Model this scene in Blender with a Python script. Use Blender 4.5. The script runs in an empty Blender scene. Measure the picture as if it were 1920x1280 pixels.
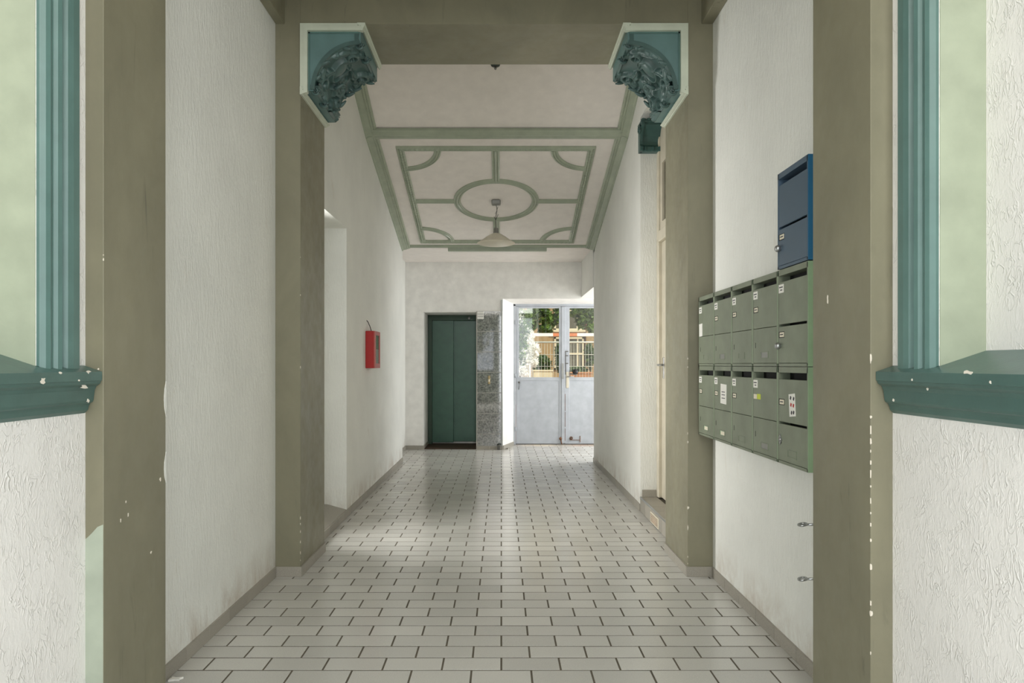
import bpy, math, random
import numpy as np
from mathutils import Vector, Matrix

S = bpy.context.scene
COL = S.collection
R = math.radians

# ------------------------------------------------------------------ camera
# world: X right, Y into the passage, Z up.  A pixel (1920x1280 frame) looks along
# ((x-940)/1310, 1, (683-y)/1310) from the eye, 1.28 m above the tiles.
EYE = 1.28
cam = bpy.data.cameras.new('camera')
cam.sensor_width = 36.0
cam.lens = 1310.0 / 1920.0 * 36.0
cam.shift_x = 20.0 / 1920.0
cam.shift_y = 43.0 / 1920.0
cam.clip_start = 0.05
co = bpy.data.objects.new('camera', cam)
co.location = (0, 0, EYE)
co.rotation_euler = (R(90), 0, 0)
COL.objects.link(co)
S.camera = co

# ------------------------------------------------------------------ world, sun, daylight, added fill
w = bpy.data.worlds.new('sky')
S.world = w
w.use_nodes = True
bg = w.node_tree.nodes['Background']
bg.inputs[0].default_value = (0.80, 0.90, 1.0, 1)
bg.inputs[1].default_value = 0.8

sun = bpy.data.lights.new('sun', 'SUN')
sun.energy = 2.2
sun.angle = R(1.5)
sun.color = (1.0, 0.90, 0.74)
so = bpy.data.objects.new('sun', sun)
so.rotation_euler = (R(38), R(30), R(0))
so.location = (4, 12, 9)
COL.objects.link(so)


def area(name, loc, rot, sx, sy, power, color, spread=180):
    l = bpy.data.lights.new(name, 'AREA')
    l.shape = 'RECTANGLE'
    l.size = sx
    l.size_y = sy
    l.energy = power
    l.color = color
    l.spread = R(spread)
    o = bpy.data.objects.new(name, l)
    o.location = loc
    o.rotation_euler = rot
    COL.objects.link(o)
    return o


# daylight through the openings of the passage, plus added fill lights
area('daylight_street_door', (0.50, -1.62, 1.45), (R(90), 0, 0), 1.10, 2.80, 24, (0.95, 0.98, 1.0))
area('daylight_street_transom', (-0.03, -1.62, 3.42), (R(75), 0, 0), 2.2, 0.8, 30, (1.0, 0.98, 0.95))
area('fill_entry_left', (-1.42, -0.50, 1.35), (0, R(-90), 0), 2.2, 1.6, 26, (0.89, 0.96, 1.0))  # added side fill behind the viewer, brightens the opposite bay walls
area('fill_entry_right', (1.36, -0.50, 1.35), (0, R(90), 0), 2.2, 1.6, 26, (0.89, 0.96, 1.0))  # added side fill, counterpart of the left one
area('daylight_stair_window', (3.12, 10.25, 1.55), (0, R(90), 0), 1.7, 1.2, 46, (0.97, 0.98, 1.0))
area('fill_left_recess', (-1.60, 5.12, 1.30), (0, R(-90), 0), 2.0, .44, 19, (1.0, 0.99, 0.97), 105)  # added fill light that brightens the hall from the hidden recess

S.view_settings.view_transform = 'Standard'
S.view_settings.look = 'None'
S.view_settings.gamma = 1.0
S.view_settings.use_curve_mapping = False
S.view_settings.exposure = 0.78


# ------------------------------------------------------------------ materials
def lin(r, g, b):
    f = lambda c: (c / 255 / 12.92) if c / 255 <= 0.04045 else ((c / 255 + 0.055) / 1.055) ** 2.4
    return (f(r), f(g), f(b), 1)


class NT:
    def __init__(self, name):
        self.m = bpy.data.materials.new(name)
        self.m.use_nodes = True
        self.t = self.m.node_tree
        self.b = self.t.nodes['Principled BSDF']
        self.out = self.t.nodes['Material Output']
        self._co = None

    def n(self, typ, **kw):
        nd = self.t.nodes.new(typ)
        for k, v in kw.items():
            setattr(nd, k, v)
        return nd

    def l(self, a, b):
        self.t.links.new(a, b)

    def coord(self, scale=(1, 1, 1)):
        if self._co is None:
            g = self.n('ShaderNodeNewGeometry')
            self._co = g.outputs['Position']
        mp = self.n('ShaderNodeMapping')
        mp.inputs['Scale'].default_value = scale
        self.l(self._co, mp.inputs['Vector'])
        return mp.outputs[0]

    def noise(self, scale, detail=4, rough=0.55, dist=0.0, sc=(1, 1, 1)):
        nd = self.n('ShaderNodeTexNoise')
        nd.inputs['Scale'].default_value = scale
        nd.inputs['Detail'].default_value = detail
        nd.inputs['Roughness'].default_value = rough
        nd.inputs['Distortion'].default_value = dist
        self.l(self.coord(sc), nd.inputs['Vector'])
        return nd.outputs['Fac']

    def ramp(self, fac, p0, p1, c0=(0, 0, 0, 1), c1=(1, 1, 1, 1)):
        nd = self.n('ShaderNodeValToRGB')
        e = nd.color_ramp.elements
        e[0].position = p0
        e[0].color = c0
        e[1].position = p1
        e[1].color = c1
        self.l(fac, nd.inputs[0])
        return nd.outputs[0]

    def mix(self, fac, a, b, mode='MIX'):
        nd = self.n('ShaderNodeMix', data_type='RGBA', blend_type=mode)
        if isinstance(fac, float):
            nd.inputs[0].default_value = fac
        else:
            self.l(fac, nd.inputs[0])
        for i, v in ((6, a), (7, b)):
            if isinstance(v, tuple):
                nd.inputs[i].default_value = v
            else:
                self.l(v, nd.inputs[i])
        return nd.outputs[2]

    def math(self, op, a, b=0.0):
        nd = self.n('ShaderNodeMath', operation=op)
        for i, v in ((0, a), (1, b)):
            if isinstance(v, (int, float)):
                nd.inputs[i].default_value = v
            else:
                self.l(v, nd.inputs[i])
        return nd.outputs[0]

    def color(self, c):
        if isinstance(c, tuple):
            self.b.inputs['Base Color'].default_value = c
        else:
            self.l(c, self.b.inputs['Base Color'])

    def bump(self, h, strength=0.5, dist=0.01, prev=None):
        nd = self.n('ShaderNodeBump')
        nd.inputs['Strength'].default_value = strength
        nd.inputs['Distance'].default_value = dist
        self.l(h, nd.inputs['Height'])
        if prev is not None:
            self.l(prev, nd.inputs['Normal'])
        self.l(nd.outputs[0], self.b.inputs['Normal'])
        return nd.outputs[0]

    def rough(self, v):
        if isinstance(v, (int, float)):
            self.b.inputs['Roughness'].default_value = v
        else:
            self.l(v, self.b.inputs['Roughness'])


M = {}


def plain(name, rgb, rough=0.5, metal=0.0, spec=0.5, var=0.06, bump=0.0, bscale=60):
    t = NT(name)
    c = lin(*rgb)
    if var:
        n = t.noise(9, 5)
        dark = tuple(x * (1 - 2 * var) for x in c[:3]) + (1,)
        light = tuple(min(1, x * (1 + 2 * var)) for x in c[:3]) + (1,)
        t.color(t.ramp(n, 0.3, 0.7, dark, light))
    else:
        t.color(c)
    t.rough(rough)
    t.b.inputs['Metallic'].default_value = metal
    t.b.inputs['Specular IOR Level'].default_value = spec
    if bump:
        t.bump(t.noise(bscale, 4), bump, 0.004)
    M[name] = t.m
    return t.m


def stucco(name, rgb, fine=True):
    """white wall plaster: combed vertically (fine) or with worm-like trowel ridges (coarse)"""
    t = NT(name)
    c = lin(*rgb)
    blot = t.noise(2.2, 6, 0.6)
    col = t.ramp(blot, 0.3, 0.75, tuple(x * 0.90 for x in c[:3]) + (1,), c)
    stain = t.ramp(t.noise(5.5, 8, 0.7, 0.6, (1, 1, 0.45)), 0.62, 0.80)
    col = t.mix(t.math('MULTIPLY', stain, 0.28), col, lin(176, 150, 112))
    if fine:
        sep = t.n('ShaderNodeSeparateXYZ')
        t.l(t.coord(), sep.inputs[0])
        low = t.ramp(sep.outputs['Z'], 0.06, 0.26, (1, 1, 1, 1), (0, 0, 0, 1))
        splash = t.ramp(t.noise(6, 7, 0.7, 0.5, (1, 1, 0.6)), 0.42, 0.72)
        col = t.mix(t.math('MULTIPLY', t.math('MULTIPLY', low, splash), 0.55), col, lin(150, 118, 78))
    t.color(col)
    t.rough(0.75)
    t.b.inputs['Specular IOR Level'].default_value = 0.3
    if fine:
        h1 = t.noise(70, 4, 0.6, 0.8, (1, 1, 0.22))
        h2 = t.noise(190, 3, 0.6, 0.3, (1, 1, 0.35))
        h = t.math('ADD', t.ramp(h1, 0.35, 0.70), t.math('MULTIPLY', h2, 0.6))
        t.bump(h, 0.42, 0.005)
    else:
        a = t.noise(34, 2, 0.45, 1.6, (1, 1, 0.5))
        ridge = t.ramp(t.math('ABSOLUTE', t.math('SUBTRACT', a, 0.5)), 0.0, 0.060, (1, 1, 1, 1), (0, 0, 0, 1))
        patch = t.ramp(t.noise(11, 3, 0.5, 0.5), 0.40, 0.68)
        b = t.noise(75, 4, 0.6, 1.0, (1, 1, 0.55))
        h = t.math('ADD', t.math('MULTIPLY', ridge, patch), t.math('MULTIPLY', b, 0.7))
        t.bump(h, 0.50, 0.0055)
    M[name] = t.m


stucco('stucco', (237, 237, 230), True)
stucco('stucco_coarse', (236, 233, 228), False)
plain('ceiling_white', (238, 231, 224), 0.7, var=0.02, spec=0.3)
plain('back_white', (238, 236, 231), 0.7, var=0.03, spec=0.3, bump=0.25, bscale=90)


def olive(name, rgb, patch=None):
    t = NT(name)
    c = lin(*rgb)
    n = t.noise(3.0, 6, 0.65, 0.4, (1, 1, 0.6))
    col = t.ramp(n, 0.3, 0.72, tuple(x * 0.85 for x in c[:3]) + (1,), tuple(x * 1.12 for x in c[:3]) + (1,))
    streak = t.ramp(t.noise(17, 6, 0.7, 0.6, (1, 1, 0.14)), 0.60, 0.74)
    where = t.ramp(t.noise(1.6, 3, 0.5, 0.0, (1, 1, 0.8)), 0.48, 0.66)
    col = t.mix(t.math('MULTIPLY', t.math('MULTIPLY', streak, where), 0.75), col, lin(58, 55, 46))
    scuff = t.ramp(t.noise(30, 5, 0.75, 1.5, (1, 1, 0.35)), 0.70, 0.78)
    col = t.mix(t.math('MULTIPLY', t.math('MULTIPLY', scuff, where), 0.35), col, lin(190, 186, 168))
    t.color(col)
    t.rough(t.ramp(t.noise(12, 4), 0.3, 0.7, (0.36,) * 3 + (1,), (0.52,) * 3 + (1,)))
    t.bump(t.noise(26, 4, 0.6, 0.3, (1, 1, 0.5)), 0.12, 0.004)
    M[name] = t.m


olive('olive_paint', (129, 125, 104))
plain('pale_patch_paint', (166, 174, 158), 0.45, var=0.05)
plain('chip_plaster', (226, 218, 204), 0.8, var=0.03)
plain('teal_paint', (88, 118, 112), 0.38, var=0.05, bump=0.1, bscale=40)
plain('teal_sill', (74, 102, 96), 0.34, var=0.06, bump=0.1, bscale=40)
plain('teal_carving', (74, 98, 94), 0.36, var=0.10)
plain('teal_panel', (98, 128, 126), 0.42, var=0.04)
plain('pale_green', (164, 172, 150), 0.5, var=0.05, bump=0.15, bscale=30)
plain('border_green', (200, 206, 188), 0.26, var=0.03)
plain('sage_trim', (166, 174, 154), 0.28, var=0.05)
plain('corbel_green', (58, 92, 88), 0.36, var=0.06)


def tile_mat(name, rgb, speck=0.5, rough=0.33):
    t = NT(name)
    c = lin(*rgb)
    g = t.n('ShaderNodeNewGeometry')
    oi = t.n('ShaderNodeObjectInfo')
    rnd = t.math('FRACT', t.math('ADD', g.outputs['Random Per Island'], oi.outputs['Random']))
    base = t.ramp(rnd, 0.0, 1.0, tuple(x * 0.90 for x in c[:3]) + (1,), tuple(x * 1.07 for x in c[:3]) + (1,))
    fine = t.ramp(t.noise(420, 2, 0.6), 0.36, 0.62, tuple([1 - 0.34 * speck] * 3) + (1,), (1.06, 1.05, 1.03, 1))
    col = t.mix(1.0, base, fine, 'MULTIPLY')
    dirt = t.ramp(t.noise(0.7, 2, 0.4), 0.35, 0.85)
    col = t.mix(t.math('MULTIPLY', dirt, 0.14), col, lin(160, 150, 128))
    t.color(col)
    t.rough(rough)
    t.bump(t.noise(130, 3), 0.05, 0.002)
    M[name] = t.m


tile_mat('floor_tile', (206, 205, 199), 0.5, 0.20)
tile_mat('base_tile', (168, 163, 152), 0.9, 0.45)
plain('grout', (96, 89, 76), 0.9, var=0.1)


def granite(name, rgb):
    t = NT(name)
    c = lin(*rgb)
    n = t.noise(38, 5, 0.85)
    col = t.ramp(n, 0.40, 0.60, tuple(x * 0.35 for x in c[:3]) + (1,), tuple(x * 1.7 for x in c[:3]) + (1,))
    t.color(col)
    t.rough(0.04)
    t.b.inputs['IOR'].default_value = 1.9
    t.b.inputs['Specular IOR Level'].default_value = 0.7
    M[name] = t.m


granite('granite', (128, 126, 122))
plain('granite_joint', (196, 192, 184), 0.8, var=0.02)
plain('lift_green', (60, 102, 84), 0.30, var=0.05)
plain('lift_frame_green', (34, 66, 42), 0.38, var=0.05)
plain('threshold_brown', (66, 46, 30), 0.6, var=0.15)
plain('door_grey', (176, 180, 186), 0.42, var=0.04, bump=0.05)
plain('door_cream', (206, 198, 178), 0.45, var=0.04)
plain('box_green', (122, 129, 110), 0.40, var=0.06, bump=0.05)
plain('box_side_green', (150, 176, 140), 0.42, var=0.05)
plain('box_blue', (72, 92, 110), 0.35, var=0.02)
plain('box_blue_rim', (44, 104, 140), 0.35, var=0.02)
plain('dark_inside', (16, 16, 15), 0.8, var=0)
plain('paper', (232, 230, 222), 0.7, var=0.02)
plain('paper_ink', (70, 70, 74), 0.8, var=0)
plain('plate_cream', (226, 218, 196), 0.5, var=0.02)
plain('sticker_yellow', (196, 206, 66), 0.6, var=0.02)
plain('ink_red', (180, 52, 44), 0.7, var=0)
plain('steel', (176, 178, 178), 0.28, metal=0.9, var=0.03)
plain('chrome_dull', (150, 150, 146), 0.35, metal=0.7, var=0.05)
plain('red_paint', (172, 20, 16), 0.36, var=0.04)
plain('red_rim', (186, 96, 90), 0.4, var=0.04)
plain('black_plastic', (20, 20, 20), 0.4, var=0)
plain('dark_fixture', (44, 56, 50), 0.5, var=0.03)
plain('wire_grey', (96, 94, 88), 0.6, var=0)
plain('lamp_glass', (226, 218, 198), 0.35, var=0.02)
plain('brass', (140, 122, 84), 0.35, metal=0.6, var=0.03)
plain('rust', (110, 76, 52), 0.8, var=0.2)
plain('pavement', (150, 146, 138), 0.85, var=0.08)
plain('yard_soil', (170, 118, 76), 0.9, var=0.12)
plain('facade_ochre', (158, 134, 96), 0.85, var=0.07, bump=0.2, bscale=20)
plain('window_cream', (204, 192, 160), 0.5, var=0.03)
plain('window_dark', (92, 88, 72), 0.15, var=0.1)
plain('white_render', (238, 234, 226), 0.8, var=0.03)
plain('barrier_orange', (206, 124, 80), 0.5, var=0.04)
plain('barrier_white', (240, 232, 220), 0.5, var=0.02)
plain('fence_steel', (206, 206, 188), 0.45, metal=0.2, var=0.03)
plain('bark', (96, 76, 54), 0.9, var=0.15)


def leaf_mat(name, a, b, trans=0.35):
    t = NT(name)
    g = t.n('ShaderNodeNewGeometry')
    col = t.ramp(g.outputs['Random Per Island'], 0.0, 1.0, lin(*a), lin(*b))
    t.color(col)
    t.rough(0.5)
    tr = t.n('ShaderNodeBsdfTranslucent')
    t.l(col, tr.inputs[0])
    mx = t.n('ShaderNodeMixShader')
    mx.inputs[0].default_value = trans
    t.l(t.b.outputs[0], mx.inputs[1])
    t.l(tr.outputs[0], mx.inputs[2])
    t.l(mx.outputs[0], t.out.inputs[0])
    M[name] = t.m


leaf_mat('leaf_green', (48, 78, 28), (120, 150, 62))
leaf_mat('leaf_dark', (40, 66, 28), (92, 116, 52))
leaf_mat('petal_white', (244, 242, 232), (255, 255, 250), 0.3)


def glass(name, tint=(0.96, 0.98, 0.97, 1)):
    t = NT(name)
    tr = t.n('ShaderNodeBsdfTransparent')
    tr.inputs[0].default_value = tint
    gl = t.n('ShaderNodeBsdfGlossy')
    gl.inputs['Roughness'].default_value = 0.02
    lw = t.n('ShaderNodeLayerWeight')
    lw.inputs[0].default_value = 0.5
    fr = t.math('ADD', t.math('MULTIPLY', t.math('POWER', lw.outputs['Facing'], 5.0), 0.9), 0.04)
    mx = t.n('ShaderNodeMixShader')
    t.l(fr, mx.inputs[0])
    t.l(tr.outputs[0], mx.inputs[1])
    t.l(gl.outputs[0], mx.inputs[2])
    t.l(mx.outputs[0], t.out.inputs[0])
    M[name] = t.m


glass('clear_glass')


# ------------------------------------------------------------------ mesh helpers
class MB:
    def __init__(self):
        self.v, self.f, self.s = [], [], []

    def add(self, verts, faces, smooth=False):
        k = len(self.v)
        self.v += [tuple(map(float, p)) for p in verts]
        self.f += [tuple(k + i for i in f) for f in faces]
        self.s += [smooth] * len(faces)
        return self

    def box(self, x0, x1, y0, y1, z0, z1):
        x0, x1 = min(x0, x1), max(x0, x1)
        y0, y1 = min(y0, y1), max(y0, y1)
        z0, z1 = min(z0, z1), max(z0, z1)
        v = [(x0, y0, z0), (x1, y0, z0), (x1, y1, z0), (x0, y1, z0),
             (x0, y0, z1), (x1, y0, z1), (x1, y1, z1), (x0, y1, z1)]
        return self.add(v, [(0, 3, 2, 1), (4, 5, 6, 7), (0, 1, 5, 4), (1, 2, 6, 5), (2, 3, 7, 6), (3, 0, 4, 7)])

    def cbox(self, x0, x1, y0, y1, z0, z1, c=0.002):
        """box with all edges chamfered by c (24 verts)"""
        x0, x1 = min(x0, x1), max(x0, x1)
        y0, y1 = min(y0, y1), max(y0, y1)
        z0, z1 = min(z0, z1), max(z0, z1)
        c = min(c, (x1 - x0) * .45, (y1 - y0) * .45, (z1 - z0) * .45)
        pts = []
        cor = [(a, b, d) for a in (0, 1) for b in (0, 1) for d in (0, 1)]
        X, Y, Z = (x0, x1), (y0, y1), (z0, z1)
        sg = (1, -1)
        for a, b, d in cor:
            ix, iy, iz = X[a] + sg[a] * c, Y[b] + sg[b] * c, Z[d] + sg[d] * c
            pts += [(X[a], iy, iz), (ix, Y[b], iz), (ix, iy, Z[d])]
        id_ = lambda a, b, d, k: (a * 4 + b * 2 + d) * 3 + k
        F = []
        for k in range(3):
            for s in (0, 1):
                def g(p, q):
                    t = [0, 0, 0]
                    t[k] = s
                    o = [i for i in range(3) if i != k]
                    t[o[0]], t[o[1]] = p, q
                    return id_(t[0], t[1], t[2], k)
                F.append((g(0, 0), g(1, 0), g(1, 1), g(0, 1)))
        for k in range(3):
            o = [i for i in range(3) if i != k]
            for p in (0, 1):
                for q in (0, 1):
                    t0 = [0, 0, 0]
                    t0[o[0]], t0[o[1]] = p, q
                    t1 = list(t0)
                    t1[k] = 1
                    F.append((id_(*t0, o[0]), id_(*t1, o[0]), id_(*t1, o[1]), id_(*t0, o[1])))
        for a, b, d in cor:
            F.append((id_(a, b, d, 0), id_(a, b, d, 1), id_(a, b, d, 2)))
        return self.add(pts, F)

    def prism(self, poly, w0, w1, fn, smooth=False):
        n = len(poly)
        v = [fn(p[0], p[1], w0) for p in poly] + [fn(p[0], p[1], w1) for p in poly]
        k = len(self.v)
        self.add(v, [tuple(range(n)), tuple(range(2 * n - 1, n - 1, -1))])
        f = [(i, i + n, (i + 1) % n + n, (i + 1) % n) for i in range(n)]
        self.f += [tuple(k + j for j in q) for q in f]
        self.s += [smooth] * n
        return self

    def tube(self, path, r, seg=8, caps=True):
        P = [Vector(p) for p in path]
        rr = r if isinstance(r, (list, tuple)) else [r] * len(P)
        rings = []
        for i, p in enumerate(P):
            t = (P[min(i + 1, len(P) - 1)] - P[max(i - 1, 0)]).normalized()
            a = Vector((0, 0, 1)) if abs(t.z) < 0.9 else Vector((1, 0, 0))
            u = t.cross(a).normalized()
            v = t.cross(u)
            rings.append([p + (u * math.cos(2 * math.pi * j / seg) + v * math.sin(2 * math.pi * j / seg)) * rr[i] for j in range(seg)])
        vs = [q for ring in rings for q in ring]
        fs = [(i * seg + j, i * seg + (j + 1) % seg, (i + 1) * seg + (j + 1) % seg, (i + 1) * seg + j)
              for i in range(len(P) - 1) for j in range(seg)]
        self.add(vs, fs, True)
        if caps:
            k = len(self.v) - len(vs)
            self.f += [tuple(k + j for j in range(seg)), tuple(k + (len(P) - 1) * seg + j for j in reversed(range(seg)))]
            self.s += [False, False]
        return self

    def lathe(self, prof, center, seg=32, axis='z'):
        cx, cy, cz = center
        vs = []
        for r, h in prof:
            for j in range(seg):
                a = 2 * math.pi * j / seg
                c, s = r * math.cos(a), r * math.sin(a)
                vs.append({'z': (cx + c, cy + s, cz + h), 'x': (cx + h, cy + c, cz + s), 'y': (cx + c, cy + h, cz + s)}[axis])
        fs = [(i * seg + j, i * seg + (j + 1) % seg, (i + 1) * seg + (j + 1) % seg, (i + 1) * seg + j)
              for i in range(len(prof) - 1) for j in range(seg)]
        self.add(vs, fs, True)
        return self

    def sphere(self, c, r, seg=12, rings=8, sc=(1, 1, 1)):
        prof = [(max(1e-4, r * math.sin(math.pi * i / rings)), -r * math.cos(math.pi * i / rings)) for i in range(rings + 1)]
        k = len(self.v)
        self.lathe(prof, (0, 0, 0), seg)
        for i in range(k, len(self.v)):
            v = self.v[i]
            self.v[i] = (c[0] + v[0] * sc[0], c[1] + v[1] * sc[1], c[2] + v[2] * sc[2])
        return self

    def mesh(self, name):
        me = bpy.data.meshes.new(name)
        me.from_pydata(self.v, [], self.f)
        me.polygons.foreach_set('use_smooth', self.s)
        import bmesh
        bm = bmesh.new()
        bm.from_mesh(me)
        bmesh.ops.recalc_face_normals(bm, faces=bm.faces)
        bm.to_mesh(me)
        bm.free()
        return me

    def build(self, name, mat, parent=None, base=None):
        me = self.mesh(name)
        me.materials.append(M[mat])
        o = bpy.data.objects.new(name, me)
        COL.objects.link(o)
        if parent is not None:
            o.parent = parent
            # parents built at a base point keep children in world coordinates
            o.matrix_parent_inverse = Matrix.Translation(parent.location).inverted()
        return o


def tag(o, label=None, cat=None, group=None, kind=None):
    if label:
        o['label'] = label
    if cat:
        o['category'] = cat
    if group:
        o['group'] = group
    if kind:
        o['kind'] = kind
    return o


def empty(name, loc, label, cat, group=None, kind=None):
    o = bpy.data.objects.new(name, None)
    o.location = loc
    o.empty_display_size = 0.05
    COL.objects.link(o)
    return tag(o, label, cat, group, kind)


XYZ_z = lambda u, v, w: (u, v, w)      # polygon in XY, extruded along Z
XYZ_y = lambda u, v, w: (u, w, v)      # polygon in XZ, extruded along Y
XYZ_x = lambda u, v, w: (w, u, v)      # polygon in YZ, extruded along X


def chipmesh(rnd, a, b, n=9):
    rr = [0.45 + 0.85 * rnd.random() for _ in range(n)]
    return [(a * rr[i] * math.cos(2 * math.pi * i / n), b * rr[i] * math.sin(2 * math.pi * i / n)) for i in range(n)]


# ------------------------------------------------------------------ key planes (metres)
BAY0 = (-1.268, 1.193)      # entry bay walls
OPEN = (-1.213, 1.126)      # both arches
BAY1 = (-1.365, 1.278)      # bay with the mailboxes
HALL = (-1.300, 1.215)      # long hall
YA0, YA1 = 2.13, 2.525      # near arch
YB0, YB1 = 4.22, 4.79       # far arch
YH = 9.18                   # end of the hall walls
YE = 10.52                  # lift wall
YD = 11.05                  # yard door
XL = -1.446                 # left wall of the back area
ZB = EYE + 2.055            # underside of arch beams
TOP = 4.75

# ------------------------------------------------------------------ floor
floor = MB().box(-1.9, 3.4, -1.7, 11.6, -0.12, -0.0013).build('floor', 'grout')
tag(floor, 'grey beige clinker tile floor running the length of the passage', 'floor', kind='structure')


def row_limits(y):
    lo, hi = [], []
    for yy in (y + 0.004, y + 0.121):
        if yy < YA0: l, h = BAY0
        elif yy < YA1: l, h = OPEN
        elif yy < YB0: l, h = BAY1
        elif yy < YB1: l, h = OPEN
        elif yy < YH: l, h = HALL
        elif yy < YE: l, h = XL, 3.18
        else: l, h = 0.10, 3.18
        lo.append(l)
        hi.append(h)
    return min(lo), max(hi)


def tile_mb(w, ox=0, oy=0, d=0.1160):
    c = 0.0010
    x0, x1, y0, y1 = ox - w / 2, ox + w / 2, oy - d / 2, oy + d / 2
    mb = MB()
    v = [(x0, y0, -0.006), (x1, y0, -0.006), (x1, y1, -0.006), (x0, y1, -0.006),
         (x0, y0, -c), (x1, y0, -c), (x1, y1, -c), (x0, y1, -c),
         (x0 + c, y0 + c, 0), (x1 - c, y0 + c, 0), (x1 - c, y1 - c, 0), (x0 + c, y1 - c, 0)]
    f = [(8, 9, 10, 11), (0, 1, 5, 4), (1, 2, 6, 5), (2, 3, 7, 6), (3, 0, 4, 7),
         (4, 5, 9, 8), (5, 6, 10, 9), (6, 7, 11, 10), (7, 4, 8, 11)]
    return mb.add(v, f)


rt = random.Random(4)
tiles = []
y_base = 2.927
k = -36
while y_base + k * 0.125 < 11.1:
    y = y_base + k * 0.125
    lo, hi = row_limits(y)
    off = 0.0 if k % 2 == 0 else 0.125
    n = math.floor((lo - off) / 0.25) - 1
    while off + n * 0.25 < hi:
        a, b = max(lo, off + n * 0.25 + 0.0040), min(hi, off + n * 0.25 + 0.25 - 0.0040)
        if b - a > 0.012:
            tiles.append((y + 0.0625, (a + b) / 2, b - a))
        n += 1
    k += 1
tiles.sort()
near = [t for t in tiles if t[0] > 2.74]
single, rest = near[:296], [t for t in tiles if t[0] <= 2.74] + near[296:]
cache = {}
for (ty, tx, tw) in single:
    key = round(tw, 4)
    if key not in cache:
        me = tile_mb(tw).mesh('tile')
        me.materials.append(M['floor_tile'])
        cache[key] = me
    o = bpy.data.objects.new('tile', cache[key])
    o.location = (tx, ty, rt.uniform(-0.0004, 0.0004))
    o.rotation_euler = (rt.uniform(-.002, .002), rt.uniform(-.0012, .0012), rt.uniform(-.002, .002))
    o.parent = floor
    COL.objects.link(o)
mb = MB()
for (ty, tx, tw) in rest:
    q = tile_mb(tw, tx, ty)
    mb.add(q.v, q.f)
tag(mb.build('tile_field', 'floor_tile', floor), kind='stuff')

# ------------------------------------------------------------------ entry bay with blind window niches
NY0, NY1, NTOP = 0.75, 1.905, 3.25     # niche along Y, head height
NBACK = (-1.395, 1.320)


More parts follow.
